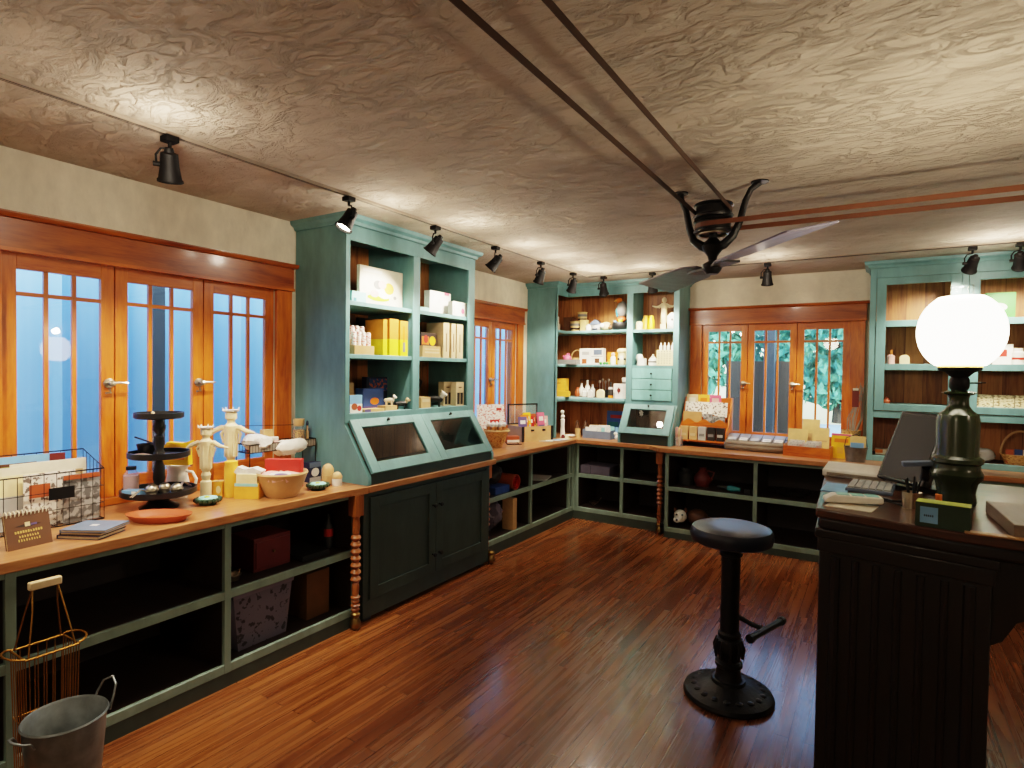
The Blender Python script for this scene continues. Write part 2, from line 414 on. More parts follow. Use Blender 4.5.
# ------------------------------------------------------------------ outside
m, nt, b = _new('blue_porch_cloth'); _setp(b, 0.9, 0, 0.1)
f = _noise(nt, _coords(nt, (1, 2.2, 0.02)), 2.2, 3)
nt.links.new(_ramp(nt, f, [(0.3, hx('#8cbce8')), (0.7, hx('#b0d6fa'))]), b.inputs['Base Color']); M['porch'] = m
M['ground'] = plain('outside_ground', '#6c7480', 0.9, scale=3)
M['road'] = plain('pale_road', '#c8d4dc', 0.9, scale=2)
M['postgrey'] = plain('grey_porch_post', '#50504e', 0.7)
M['greypanel'] = boards('grey_board_screen', '#5c4a3a', '#6c5a48', 'wall_x', 0.2, 0.8, 0)
M['leaf'] = plain('outside_leaf', '#4a8a74', 0.8, var=0.5, scale=3)
M['leaf2'] = plain('outside_leaf_pale', '#78b0a4', 0.8, var=0.4, scale=3)
M['bark'] = plain('outside_bark', '#3a342e', 0.9)
struct(MB('ground').box(-30, 30, -20, 13, -0.4, -0.15).build('ground'))
struct(MB('road').box(-30, 30, 13.2, 24, -0.38, -0.12).build('road'))
def wavy(x, y0, y1, z0, z1, n=180):
    mb = MB('porch'); A = []; B = []
    for k in range(n+1):
        y = y0+(y1-y0)*k/n; dx = 0.035*math.sin(k*0.9)+0.02*math.sin(k*2.3)
        A.append(mb.v((x+dx, y, z0))); B.append(mb.v((x+dx, y, z1)))
    for k in range(n): mb.f([A[k], A[k+1], B[k+1], B[k]])
    return mb
tag(wavy(-5.1, -2.5, 11.0, -0.14, 3.4).build('porch_curtain'), 'pale blue hanging cloth outside the left-hand window of three sashes', 'curtain')
def ext_post(x, y, z1, label, g=None, w=0.09, m='postgrey'):
    single('porch_post', label, 'post', MB(m).box(-w/2, w/2, -w/2, w/2, 0, z1).box(-w*0.8, w*0.8, -w*0.8, w*0.8, 0, 0.12), (x, y, -0.15), group=g)
ext_post(-4.7, 2.33, 3.6, 'grey porch post outside the middle sash of the nearest left window')
for k in range(3):
    ext_post(-4.75, 6.95+k*0.85, 3.4, 'violet-grey upright beyond the far left window, one of a row', 'uprights outside the far left window', 0.12, 'violetgrey')
o = MB('greypanel').box(-0.43, 0.43, -0.02, 0.02, 0, 1.98).build('screen_board', None, (-1.38, 8.5, -0.15))
tag(o, 'grey boarded screen standing outside the far window', 'screen')
ext_post(-1.235, 8.35, 3.4, 'tall grey porch post in front of the grey boarded screen', w=0.13)
def tree(x, y, h, r, label, leafm, seed):
    rng = random.Random(seed)
    t = thing('tree', label, 'tree', (x, y, -0.15), group=None)
    mb = MB('bark'); mb.tube([(0, 0, 0), (0.1, 0, h*0.3), (-0.05, 0.1, h*0.6), (0.1, 0, h*0.85)], [0.2, 0.16, 0.1, 0.04], 8)
    for k in range(5):
        a = rng.uniform(0, 6.28); mb.tube([(0, 0, h*(0.3+k*0.1)), (math.cos(a)*r*0.6, math.sin(a)*r*0.6, h*(0.45+k*0.1))], [0.07, 0.02], 6)
    mb.build('trunk', t)
    mb = MB(leafm)
    for k in range(2600):
        a = rng.uniform(0, 6.28); u = rng.uniform(-1, 1); q = rng.uniform(0.3, 1)**0.5
        c = Vector((math.cos(a)*math.sqrt(1-u*u)*r*q, math.sin(a)*math.sqrt(1-u*u)*r*q, h*0.55+u*h*0.46*q))
        s = rng.uniform(0.14, 0.34); e = Euler((rng.uniform(0, 6), rng.uniform(0, 6), rng.uniform(0, 6))).to_matrix()
        mb.f([mb.v(c+e@Vector(p)*s) for p in ((-1, 0, 0), (0, -0.5, 0.1), (1, 0, 0), (0, 0.5, 0.1))], False)
    mb.build('crown', t)
for k, (x, y, h, r, lab, lm) in enumerate([
    (-7.0, 25.0, 6.5, 2.6, 'broad blue-green tree across the road, seen through the first sash of the far window', 'leaf'),
    (-3.9, 30.5, 9.0, 2.9, 'tall pale tree across the road, seen above the grey screen', 'leaf2'),
    (-1.3, 25.2, 6.0, 2.4, 'dark green tree across the road, seen through the third sash of the far window', 'leaf'),
    (3.4, 27.5, 7.5, 2.2, 'pale leafy tree across the road at the edge of the far window', 'leaf2'),
    (1.8, 33.5, 9.0, 2.5, 'bushy dark tree across the road, behind the right casing of the far window', 'leaf'),
    (-10.5, 31.5, 8.5, 3.0, 'distant pale tree behind the broad blue-green one', 'leaf2')]):
    tree(x, y, h, r, lab, lm, k)

# ------------------------------------------------------------------ joinery
def base_unit(name, label, loc, rz, w, d, dividers, zmid, zbot, m='teal_base', inner='inner', toe=0.0, ztop=0.855, extra_left=True, extra_right=True):
    # open shelving unit; local x along the front (left to right), front at y=0, back at y=d
    t = thing(name, label, 'cabinet', loc, rz, 'open cabinets under the counter')
    th = 0.035
    MB('teal_dark').box(0, w, 0.0, 0.02, 0, zbot-0.045).build('toe_board', t)
    MB(m).box(0, w, 0, 0.022, ztop-0.03, ztop).build('top_rail', t, bev=0.002)
    MB(m).box(0, w, -0.001, 0.022, zbot-0.045, zbot).build('bottom_rail', t, bev=0.002)
    MB(m).box(0, w, -0.001, 0.022, zmid-0.042, zmid).build('middle_rail', t, bev=0.002)
    xs = [0.0] + list(dividers) + [w]
    for k, x in enumerate(xs):
        a = min(max(x-th/2, 0), w-th)
        MB(m).box(a, a+th, -0.003, 0.024, zbot-0.045, ztop).build('stile', t, bev=0.002)
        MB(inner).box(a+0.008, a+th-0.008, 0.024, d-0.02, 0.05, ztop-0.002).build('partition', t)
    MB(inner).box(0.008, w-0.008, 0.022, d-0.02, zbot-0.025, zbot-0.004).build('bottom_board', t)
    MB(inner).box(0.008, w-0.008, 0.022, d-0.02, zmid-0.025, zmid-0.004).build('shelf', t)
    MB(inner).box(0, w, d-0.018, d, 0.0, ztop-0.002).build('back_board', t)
    return t
BOB = [(0.026, 0.0), (0.030, 0.02)]
def turned_post(t, x, y, h=0.854):
    mb = MB('postwood').at((x, y, 0))
    mb.box(-0.033, 0.033, -0.033, 0.033, h-0.13, h)
    prof = [(0.0, 0.112), (0.02, 0.112)]
    z = 0.115
    for r in (0.026, 0.030, 0.026, 0.030):
        prof += [(0.019, z), (r, z+0.008), (r, z+0.016), (0.019, z+0.024)]; z += 0.026
    prof += [(0.021, z), (0.024, z+0.05), (0.021, z+0.075)]; z += 0.08
    for k in range(7):
        prof += [(0.017, z), (0.028, z+0.008), (0.034, z+0.021), (0.028, z+0.034), (0.017, z+0.042)]; z += 0.044
    top = h-0.13
    prof += [(0.022, z), (0.026, (z+top)/2), (0.022, top-0.02), (0.03, top)]
    mb.lathe([p for p in prof if p[1] <= top], 16)
    p = mb.build('turned_post', t)
    mb = MB('brass').at((x, y, 0)); mb.lathe([(0, 0), (0.022, 0.003), (0.036, 0.03), (0.036, 0.045), (0.022, 0.075), (0.03, 0.085), (0.03, 0.1), (0.018, 0.112), (0, 0.112)], 16)
    mb.build('ball_foot', p)

# left run
XF1 = -2.81
u1 = base_unit('counter_cabinet', 'open teal counter cabinet under the near left window, wide bays', (XF1, -0.2, 0), PI/2, 2.83, 0.665, (1.06, 1.945), 0.497, 0.118)
turned_post(u1, 2.78, -0.035)
CT = 0.90
mb = MB('counter_y'); mb.prism([(XL+0.004, -0.3), (-2.772, -0.3), (-2.772, 2.40), (-2.735, 2.63), (-2.735, 2.648), (XL+0.004, 2.648)], 0.856, CT)
single('countertop', 'worn orange-brown wooden counter top under the near left window', 'countertop', mb, bev=0.004, group=None)
# the cabinet below the tall hutch
XF2 = -2.785
t = thing('cupboard', 'dark green double-door cupboard under the tall teal hutch', 'cabinet', (XF2, 2.652, 0), PI/2)
w = 1.43; d = 0.69
mb = MB('teal_dark'); mb.box(0, w, 0.02, d, 0.03, 0.856); mb.build('carcass', t)
mb = MB('teal_dark'); mb.box(0, w, 0.0, 0.02, 0.03, 0.14); mb.box(0, w, 0, 0.02, 0.82, 0.856); mb.box(0, 0.05, 0, 0.02, 0.14, 0.82); mb.box(w-0.05, w, 0, 0.02, 0.14, 0.82); mb.build('face_frame', t, bev=0.002)
for k, (a, bb) in enumerate(((0.053, 0.713), (0.717, w-0.053))):
    mb = MB('teal_dark'); s = 0.075
    mb.box(a, a+s, -0.012, 0.018, 0.145, 0.815); mb.box(bb-s, bb, -0.012, 0.018, 0.145, 0.815); mb.box(a+s, bb-s, -0.012, 0.018, 0.145, 0.145+s); mb.box(a+s, bb-s, -0.012, 0.018, 0.815-s, 0.815)
    mb.box(a+s-0.002, bb-s+0.002, 0.0, 0.012, 0.145+s-0.002, 0.815-s+0.002)
    dr = mb.build('door', t, bev=0.002)
    x = bb-0.035 if k == 0 else a+0.035
    for z in (0.648, 0.283):
        kb = MB('black_metal').at((x, -0.012, z), rx=PI/2); kb.lathe([(0.008, 0), (0.006, 0.012), (0.015, 0.02), (0.017, 0.028), (0.012, 0.035), (0, 0.037)], 12); kb.build('knob', dr)
for y0, y1 in ((0.03, 0.1), (w-0.1, w-0.03)): MB('black_wood').box(y0, y1, 0.03, 0.1, 0, 0.03).build('foot', t)
turned = MB('brass').at((w+0.03, -0.01, 0)); turned.lathe([(0, 0), (0.022, 0.003), (0.036, 0.03), (0.036, 0.045), (0.022, 0.075), (0.03, 0.085), (0.03, 0.1), (0.018, 0.112), (0, 0.112)], 16); turned.build('ball_foot', t)
single('countertop', 'narrow wooden counter edge between the dark cupboard and the tall hutch', 'countertop', MB('counter_y').box(XL+0.004, -2.735, 2.65, 4.11, 0.858, CT), bev=0.004)
# second left run
XF3 = -2.89
u2 = base_unit('counter_cabinet', 'open teal counter cabinet on the left wall between cupboard and corner', (XF3, 4.115, 0), PI/2, 1.80, 0.585, (0.86, 1.70), 0.515, 0.136)
turned_post(u2, 0.02, -0.04)
# back run
YF3 = 5.92
u3 = base_unit('counter_cabinet', 'open teal counter cabinet below the corner hutch, left of the bobbin post', (-2.89, YF3, 0), 0, 1.085, 0.55, (0.04, 0.57), 0.515, 0.136)
turned_post(u3, 1.01, -0.06)
YF4 = 5.77
u4 = base_unit('counter_cabinet', 'open teal counter cabinet under the far window behind the stool', (-1.80, YF4, 0), 0, 1.78, 0.70, (0.85, 1.70), 0.515, 0.106)
u5 = base_unit('counter_cabinet', 'open teal counter cabinet under the right-hand glazed cupboard, behind the desk', (-0.015, YF4, 0), 0, 1.9, 0.70, (0.62, 1.25), 0.515, 0.106)
mb = MB('counter_y'); mb.prism([(XL+0.004, 4.112), (-2.83, 4.112), (-2.83, 5.86), (XL+0.004, 5.86)], 0.858, CT)
single('countertop', 'wooden counter top along the left wall below the far left window', 'countertop', mb, bev=0.004)
mb = MB('counter_x'); mb.prism([(XL+0.004, 5.862), (-2.0, 5.862), (-1.85, 5.72), (1.9, 5.72), (1.9, YB-0.004), (XL+0.004, YB-0.004)], 0.858, CT)
single('countertop', 'long wooden counter top along the back wall under the far window', 'countertop', mb, bev=0.004)

def crown(t, path_pts, name='crown_moulding', m='teal', z=2.60):
    # moulded cap along a polyline given as (x,y,nx,ny) with outward normal offsets handled by mitred offsets
    prof = [(0.0, 0), (0.012, 0), (0.02, 0.02), (0.045, 0.035), (0.05, 0.06), (0.0, 0.06)]
    mb = MB(m); rings = []
    for (x, y, ox, oy) in path_pts:
        rings.append([mb.v((x+ox*o, y+oy*o, z+h)) for o, h in prof])
    for A, B in zip(rings, rings[1:]):
        for k in range(len(prof)-1): mb.f([A[k], A[k+1], B[k+1], B[k]], False)
    mb.f(rings[0], False); mb.f(rings[-1][::-1], False)
    return mb.build(name, t)

# tall hutch on the left wall: local x along the wall (world +y), local y=0 front face, +y toward the wall
HX = -2.985
t = thing('hutch', 'tall teal open-shelved hutch with slanted display lids on the left wall', 'shelving', (HX, 2.655, CT), PI/2)
w = 1.435; d = 0.49; zt = 1.70
prof = [(d, 0.0), (-0.235, 0.0), (-0.235, 0.055), (0.0, 0.40), (0.0, zt), (d, zt)]
for a in (0.0, w-0.03):
    MB('teal').prism(prof, a, a+0.03, 'yz').build('side_panel', t, bev=0.002)
MB('backboards_x').box(0.03, w-0.03, d-0.016, d-0.002, 0.0, zt).build('back_panel', t)
MB('teal').box(0.67, 0.70, 0.0, d-0.016, 0.40, zt).build('divider', t)
mb = MB('teal')
for a, bb, za, zb_ in ((0.0, 0.036, 0.39, zt), (0.655, 0.728, 0.45, 1.60), (w-0.09, w, 0.39, zt)): mb.box(a, bb, -0.018, 0.0, za, zb_)
mb.box(0.036, w-0.09, -0.018, 0.0, 1.60, zt); mb.box(0.036, w-0.09, -0.018, 0, 0.395, 0.45)
mb.build('face_frame', t, bev=0.002)
for z in (0.45, 0.85, 1.205):
    for a, bb in ((0.03, 0.67), (0.70, w-0.03)):
        MB('teal').box(a, bb, -0.004 if z > 0.5 else 0.0, d-0.016, z-0.03, z).build('shelf', t, bev=0.002)
MB('teal').box(0, w, 0.0, d, zt, zt+0.02).build('top_panel', t)
crown(t, [(0, d, -1, 0), (0, -0.018, -1, -1), (w, -0.018, 1, -1), (w, d, 1, 0)], z=zt+0.005)
# slanted front
MB('teal_dark').box(0.03, w-0.03, -0.225, -0.21, 0.0, 0.075).build('front_board', t)
def slant_lid(t, a, bb, y0, z0, y1, z1, lidm='teal', knob=True, inner='dark'):
    # framed lid lying on the line (y0,z0)-(y1,z1)
    L = math.hypot(y1-y0, z1-z0); ang = math.atan2(z1-z0, y1-y0)
    def put(mb): return mb.at((0, y0, z0), rx=ang)
    mb = put(MB(lidm)); s = 0.075
    mb.box(a, a+s, 0.0, L, -0.0, 0.022); mb.box(bb-s, bb, 0, L, 0, 0.022); mb.box(a+s, bb-s, 0, s, 0, 0.022); mb.box(a+s, bb-s, L-s*0.8, L, 0, 0.022)
    lid = mb.build('lid', t, bev=0.002)
    put(MB('dispglass')).box(a+s-0.004, bb-s+0.004, s-0.004, L-s*0.8+0.004, 0.006, 0.010).build('pane', lid)
    mb = put(MB('black_metal')); kx = (a+bb)/2
    mb.X = mb.X @ Matrix.Translation((kx, L-0.025, 0.022)); mb.lathe([(0.007, 0), (0.006, 0.008), (0.012, 0.014), (0.010, 0.022), (0, 0.024)], 10); mb.build('knob', lid)
    return lid
slant_lid(t, 0.03, 0.70, -0.232, 0.07, -0.012, 0.40)
slant_lid(t, 0.735, w-0.03, -0.232, 0.07, -0.012, 0.40)
mb = MB('teal').at((0, -0.232, 0.07), rx=math.atan2(0.33, 0.22)); mb.box(0.70, 0.735, 0.0, 0.397, -0.01, 0.02); mb.build('centre_rail', t)
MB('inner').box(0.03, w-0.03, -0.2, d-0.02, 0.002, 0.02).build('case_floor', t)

# corner hutch (world coordinates relative to the counter corner)
CX, CY = -3.093, 6.10
t = thing('corner_hutch', 'teal corner hutch with knotty back boards, three drawers and slanted lid', 'shelving', (0, 0, CT))
PY = 5.83
MB('teal').box(XL+0.003, CX, PY, PY+0.03, 0, 1.70).build('end_panel', t, bev=0.003)
MB('teal').box(-1.81, -1.78, CY, YB-0.003, 0, 1.70).build('side_panel', t, bev=0.002)
MB('backboards_y').box(XL+0.003, XL+0.018, PY+0.03, YB-0.003, 0, 1.70).build('back_panel', t)
MB('backboards_x').box(XL+0.018, -1.81, YB-0.018, YB-0.003, 0, 1.70).build('back_panel', t)
MB('teal').box(-2.335, -2.305, CY, YB-0.018, 0, 1.70).build('divider', t)
mb = MB('teal')
mb.box(CX-0.018, CX+0.003, PY, PY+0.035, 0.0, 1.70)
mb.box(-2.355, -2.285, CY-0.018, CY, 0.36, 1.615); mb.box(-1.84, -1.78, CY-0.018, CY, 0.0, 1.615)
mb.box(CX+0.015, -1.78, CY-0.018, CY, 1.615, 1.70); mb.box(CX-0.003, CX+0.015, PY, CY, 1.615, 1.70)
mb.box(-2.285, -1.84, CY-0.018, CY, 0.38, 0.452)
mb.build('face_frame', t, bev=0.002)
def lshelf(z, th):
    return MB('teal').prism([(XL+0.018, PY+0.03), (CX, PY+0.03), (CX, CY), (-2.335, CY), (-2.335, YB-0.018), (XL+0.018, YB-0.018)], z-th, z)
lshelf(1.225, 0.03).build('shelf', t); lshelf(0.838, 0.03).build('shelf', t); lshelf(0.46, 0.055).build('shelf', t)
for z in (1.22, 0.832): MB('teal').box(-2.305, -1.81, CY-0.006, YB-0.018, z-0.03, z).build('shelf', t)
MB('teal').box(-2.285, -1.84, CY, YB-0.02, 0.452, 0.80).build('drawer_case', t)
for k in range(3):
    z = 0.455+k*0.1165
    dr = MB('teal_lit').box(-2.28, -1.845, CY-0.026, CY-0.001, z, z+0.110).build('drawer', t, bev=0.003)
    kb = MB('black_metal').at((-2.0625, CY-0.026, z+0.055), rx=PI/2); kb.lathe([(0.006, 0), (0.005, 0.008), (0.012, 0.014), (0.011, 0.022), (0, 0.024)], 10); kb.build('knob', dr)
mb = MB('teal'); mb.prism([(XL+0.003, PY), (CX, PY), (CX, CY), (-1.78, CY), (-1.78, YB-0.003), (XL+0.003, YB-0.003)], 1.70, 1.715); mb.build('top_panel', t)
crown(t, [(XL+0.003, PY, 0, -1), (CX, PY, 1, -1), (CX, CY-0.018, 1, -1), (-1.78, CY-0.018, 1, -1), (-1.78, YB-0.003, 1, 0)], z=1.70)
# slanted case at the foot of the right bay
sl = [(CY-0.02, 0.405), (CY-0.215, 0.10), (CY-0.215, 0.0), (CY-0.02, 0.0)]
for a in (-2.36, -1.815): MB('teal').prism(sl, a, a+0.03, 'yz').build('case_side', t)
MB('teal_dark').box(-2.33, -1.815, CY-0.20, CY-0.185, 0.0, 0.11).build('front_board', t)
slant_lid(t, -2.345, -1.80, CY-0.222, 0.10, CY-0.03, 0.40)
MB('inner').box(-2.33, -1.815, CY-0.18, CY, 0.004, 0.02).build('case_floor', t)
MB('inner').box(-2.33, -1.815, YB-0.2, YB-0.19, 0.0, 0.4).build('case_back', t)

# glazed cupboard on the right of the back wall
t = thing('glazed_cupboard', 'teal wall cupboard with framed doors and brown shelves behind the globe lamp', 'cabinet', (-0.085, CY, CT))
w = 1.95; d = 0.375
MB('teal').box(0, 0.03, 0.0, d, 0, 1.70).build('side_panel', t); MB('teal').box(w-0.03, w, 0, d, 0, 1.70).build('side_panel', t)
MB('backboards_x').box(0.03, w-0.03, d-0.016, d-0.002, 0, 1.70).build('back_panel', t)
mb = MB('teal')
mb.box(0, 0.048, -0.02, 0, 0.0, 1.70); mb.box(0.648, 0.694, -0.02, 0, 0.445, 1.615); mb.box(1.294, 1.34, -0.02, 0, 0.445, 1.615)
mb.box(0.048, w, -0.02, 0, 1.615, 1.70); mb.box(0.048, w, -0.02, 0, 0.385, 0.445); mb.box(0.048, w, -0.02, 0, 0.0, 0.05)
mb.build('face_frame', t, bev=0.002)
for a in (0.05, 0.696, 1.342):
    bb = a+0.596; s = 0.072; mb = MB('teal')
    mb.box(a, a+s, -0.026, -0.002, 0.45, 1.612); mb.box(bb-s, bb, -0.026, -0.002, 0.45, 1.612)
    mb.box(a+s, bb-s, -0.026, -0.002, 0.45, 0.508); mb.box(a+s, bb-s, -0.026, -0.002, 1.55, 1.612)
    for z in (0.805, 1.183): mb.box(a+s, bb-s, -0.024, -0.004, z, z+0.055)
    dr = mb.build('door', t, bev=0.002)
for z in (0.508, 0.858, 1.236, 0.045): MB('teal' if z > 0.1 else 'inner').box(0.03, w-0.03, 0.0, d-0.016, z-0.025, z).build('shelf', t)
MB('teal').box(0, w, 0, d, 1.70, 1.715).build('top_panel', t)
crown(t, [(0, d, -1, 0), (0, -0.02, -1, -1), (w, -0.02, 1, -1), (w, d, 1, 0)], z=1.70)
# ------------------------------------------------------------------ track lighting
t = thing('lighting_track', 'pale lighting track on the plaster ceiling, running along two walls', 'light track', (0, 0, ZC))
TX, TY = -2.63, 5.65
def rail(x0, x1, y0, y1):
    mb = MB('railpaint').box(x0, x1, y0, y1, -0.014, 0); mb.use('black_metal')
    if x1-x0 < y1-y0: mb.box(x0-0.002, x0+0.001, y0, y1, -0.015, -0.010); mb.box((x0+x1)/2-0.002, (x0+x1)/2+0.002, y0, y1, -0.0155, -0.0138)
    else: mb.box(x0, x1, y0-0.002, y0+0.001, -0.015, -0.010); mb.box(x0, x1, (y0+y1)/2-0.002, (y0+y1)/2+0.002, -0.0155, -0.0138)
    return mb.build('rail', t)
rail(TX-0.013, TX+0.013, -2.5, TY+0.013); rail(TX+0.013, 3.6, TY-0.013, TY+0.013)
def spot_head(x, y, aim, label, power, lit=False, size=42, colr=(1.0, 0.85, 0.66), visible=True):
    o = thing('spot_lamp', label, 'spotlight', (x, y, ZC-0.018), 0, 'black track spotlights')
    MB('spot_black').box(-0.028, 0.028, -0.028, 0.028, -0.026, 0).build('adaptor', o, bev=0.003)
    c = Vector((0, 0, -0.125)); d = (Vector(aim)-(Vector((x, y, ZC-0.018))+c)).normalized()
    hd = Vector((d.x, d.y, 0)); hd = hd.normalized() if hd.length > 1e-3 else Vector((1, 0, 0))
    side = Vector((-hd.y, hd.x, 0))
    st = MB('spot_black'); st.tube([(0, 0, -0.02), (0, 0, -0.05)], 0.008)
    st.tube([Vector((0, 0, -0.05)), side*0.035+Vector((0, 0, -0.058)), side*0.052+Vector((0, 0, -0.085)), side*0.05+c], 0.005)
    st.tube([side*0.062+c, side*0.036+c], 0.011)
    st.build('bracket', o)
    q = d.to_track_quat('Z', 'Y').to_matrix().to_4x4()
    can = MB('spot_black'); can.X = Matrix.Translation(c) @ q
    can.lathe([(0.0, -0.075), (0.016, -0.073), (0.02, -0.055), (0.034, -0.05), (0.036, -0.02), (0.037, 0.0), (0.046, 0.055), (0.052, 0.062), (0.052, 0.07), (0.045, 0.07), (0.042, 0.05), (0, 0.05)], 18)
    cn = can.build('lamp_can', o)
    ln = MB('lens_on' if lit else 'lens_dim'); ln.X = Matrix.Translation(c) @ q
    ln.lathe([(0, 0.052), (0.041, 0.052), (0.041, 0.056), (0, 0.060)], 16); ln.build('lamp_face', cn)
    L = bpy.data.lights.new('spot_beam', 'SPOT'); L.energy = power; L.color = colr; L.spot_size = R(size*2); L.spot_blend = 0.6; L.shadow_soft_size = 0.035
    lo = bpy.data.objects.new('spot_beam', L); COL.objects.link(lo); lo.location = Vector((x, y, ZC-0.018))+c+d*0.085
    lo.rotation_euler = d.to_track_quat('-Z', 'Y').to_euler()
    L2 = bpy.data.lights.new('ceiling_fill', 'POINT'); L2.energy = CEIL_FILL; L2.color = (1, 0.84, 0.66); L2.shadow_soft_size = 0.04  # made-up point light beside the can, brightens ceiling and upper walls
    lo2 = bpy.data.objects.new('ceiling_fill', L2); COL.objects.link(lo2); lo2.location = Vector((x, y, ZC-0.018))+c-hd*0.25+Vector((0, 0, -0.04))
    return o
S = SPOT
spot_head(TX, 1.36, (-3.25, 1.75, 1.0), 'black spotlight hanging alone over the nearest left window', S*0.7)
spot_head(TX, 2.37, (-2.92, 1.55, 0.9), 'black spotlight with its lit face showing beside the tall hutch', S*1.0, lit=True)
spot_head(TX, 3.15, (-3.20, 2.95, 1.75), 'black spotlight before the middle of the tall hutch', S)
spot_head(TX, 3.90, (-3.20, 3.60, 1.75), 'black spotlight before the far end of the tall hutch', S*0.8)
spot_head(TX, 4.64, (-3.30, 4.85, 1.1), 'black spotlight over the popcorn basket, midway between hutches', S*0.7)
spot_head(TX, 5.30, (-3.25, 5.75, 1.2), 'black spotlight nearest the corner on the left track', S*0.6)
spot_head(-2.45, TY, (-2.65, 6.35, 1.75), 'black spotlight nearest the corner on the back track', S*0.9)
spot_head(-1.93, TY, (-2.05, 6.35, 1.6), 'black spotlight before the carved statue, partly behind the fan blade', S*0.9)
spot_head(-0.87, TY, (-0.95, 6.2, 1.1), 'black spotlight over the far window', S*0.7)
spot_head(0.58, TY, (0.35, 6.4, 1.75), 'black spotlight just above the globe lamp', S*0.9)
spot_head(0.86, TY, (1.0, 6.4, 1.75), 'black spotlight at the photo edge, right of the globe lamp', S*0.9)
spot_head(TX, 0.35, (-3.3, 0.9, 1.0), 'black spotlight over the wire magazine basket', S*0.7)

# ------------------------------------------------------------------ belt driven fan
FX, FY = -0.79, 3.30
f = thing('ceiling_fan', 'dark belt-driven ceiling fan with curved iron yoke and two paddle blades', 'fan', (FX, FY, ZC))
mb = MB('iron')
mb.lathe([(0.0, -0.165), (0.1, -0.163), (0.105, -0.152), (0.092, -0.146), (0.092, -0.104), (0.105, -0.098), (0.1, -0.088), (0.02, -0.08), (0.0, -0.08)], 28)
mb.lathe([(0.1, -0.245), (0.105, -0.235), (0.092, -0.229), (0.092, -0.187), (0.105, -0.181), (0.1, -0.171), (0.0, -0.167)], 28)
mb.build('pulley', f)
mb = MB('iron')
for s_, pts in ((-1, [(-0.185, 0, -0.004), (-0.175, 0, -0.045), (-0.15, 0, -0.10), (-0.13, 0, -0.20), (-0.105, 0, -0.275), (-0.06, 0, -0.31), (0, 0, -0.33)]),
                (1, [(0.235, 0, -0.004), (0.19, 0, -0.035), (0.165, 0, -0.09), (0.14, 0, -0.19), (0.105, 0, -0.27), (0.06, 0, -0.31), (0, 0, -0.33)])):
    mb.tube(pts, [0.018, 0.016, 0.017, 0.019, 0.022, 0.026, 0.03], 10)
mb.lathe([(0, -0.40), (0.02, -0.40), (0.028, -0.37), (0.05, -0.34), (0.06, -0.315), (0.04, -0.29), (0.022, -0.27), (0.022, -0.14), (0, -0.14)], 16)
for x in (-0.185, 0.235): mb.lathe([(0, -0.006), (0.045, -0.006), (0.045, 0), (0, 0)], 14, (x, 0, 0))
mb.build('yoke', f)
mb = MB('nickel'); mb.tube(circle(0.075, 28, -0.25), 0.006, 6, True); mb.build('ring', f)
mb = MB('iron')
mb.lathe([(0, -0.47), (0.03, -0.468), (0.045, -0.45), (0.055, -0.43), (0.055, -0.415), (0.03, -0.40), (0, -0.395)], 18); mb.build('hub', f)
ang0 = math.atan2(-0.62, 0.50)
for k in range(2):
    a = ang0 + k*PI
    mb = MB('iron').at((0, 0, -0.432), rz=a)
    mb.prism([(0.03, -0.03), (0.12, -0.045), (0.2, -0.055), (0.2, 0.055), (0.12, 0.045), (0.03, 0.03)], -0.006, 0.006)
    br = mb.build('blade_arm', f)
    mb = MB('blade'); mb.X = Euler((0, 0, a)).to_matrix().to_4x4() @ Matrix.Translation((0, 0, -0.42)) @ Euler((R(13), 0, 0)).to_matrix().to_4x4()
    mb.prism([(0.10, -0.05), (0.22, -0.095), (0.86, -0.125), (0.88, -0.115), (0.88, 0.115), (0.86, 0.125), (0.22, 0.095), (0.10, 0.05)], -0.004, 0.004)
    mb.build('blade', f, bev=0.002)
def belt(z, r, d, L, m, name, label):
    # flat belt standing on edge round the pulley, running in direction d
    n = Vector((-d[1], d[0])); pts = []
    for k in range(13):
        a = PI/2+PI*k/12; pts.append(Vector((d[0]*math.cos(a)*r+n.x*math.sin(a)*r, d[1]*math.cos(a)*r+n.y*math.sin(a)*r)))
    for k in range(13):
        a = -PI/2+PI*k/12; pts.append(Vector((d[0]*(L+math.cos(a)*r)+n.x*math.sin(a)*r, d[1]*(L+math.cos(a)*r)+n.y*math.sin(a)*r)))
    mb = MB(m); A = []; h = 0.0125; th = 0.003
    for p in pts:
        c = Vector((0, 0)) if (p.x*d[0]+p.y*d[1]) < L/2 else Vector((d[0]*L, d[1]*L))
        o = (p-c).normalized()*th
        A.append([mb.v((p.x, p.y, -h)), mb.v((p.x+o.x, p.y+o.y, -h)), mb.v((p.x+o.x, p.y+o.y, h)), mb.v((p.x, p.y, h))])
    for k in range(len(A)):
        P, Q = A[k], A[(k+1) % len(A)]
        for j in range(4): mb.f([P[j], P[(j+1) % 4], Q[(j+1) % 4], Q[j]], False)
    return single(name, label, 'belt', mb, (FX, FY, ZC+z))
belt(-0.125, 0.093, (0.0, -1.0), 4.6, 'belt_dark', 'drive_belt', 'dark brown drive belt running from the fan toward the viewer along the ceiling')
belt(-0.208, 0.093, (1.0, 0.03), 4.2, 'belt', 'drive_belt', 'reddish brown drive belt running from the fan to the right')

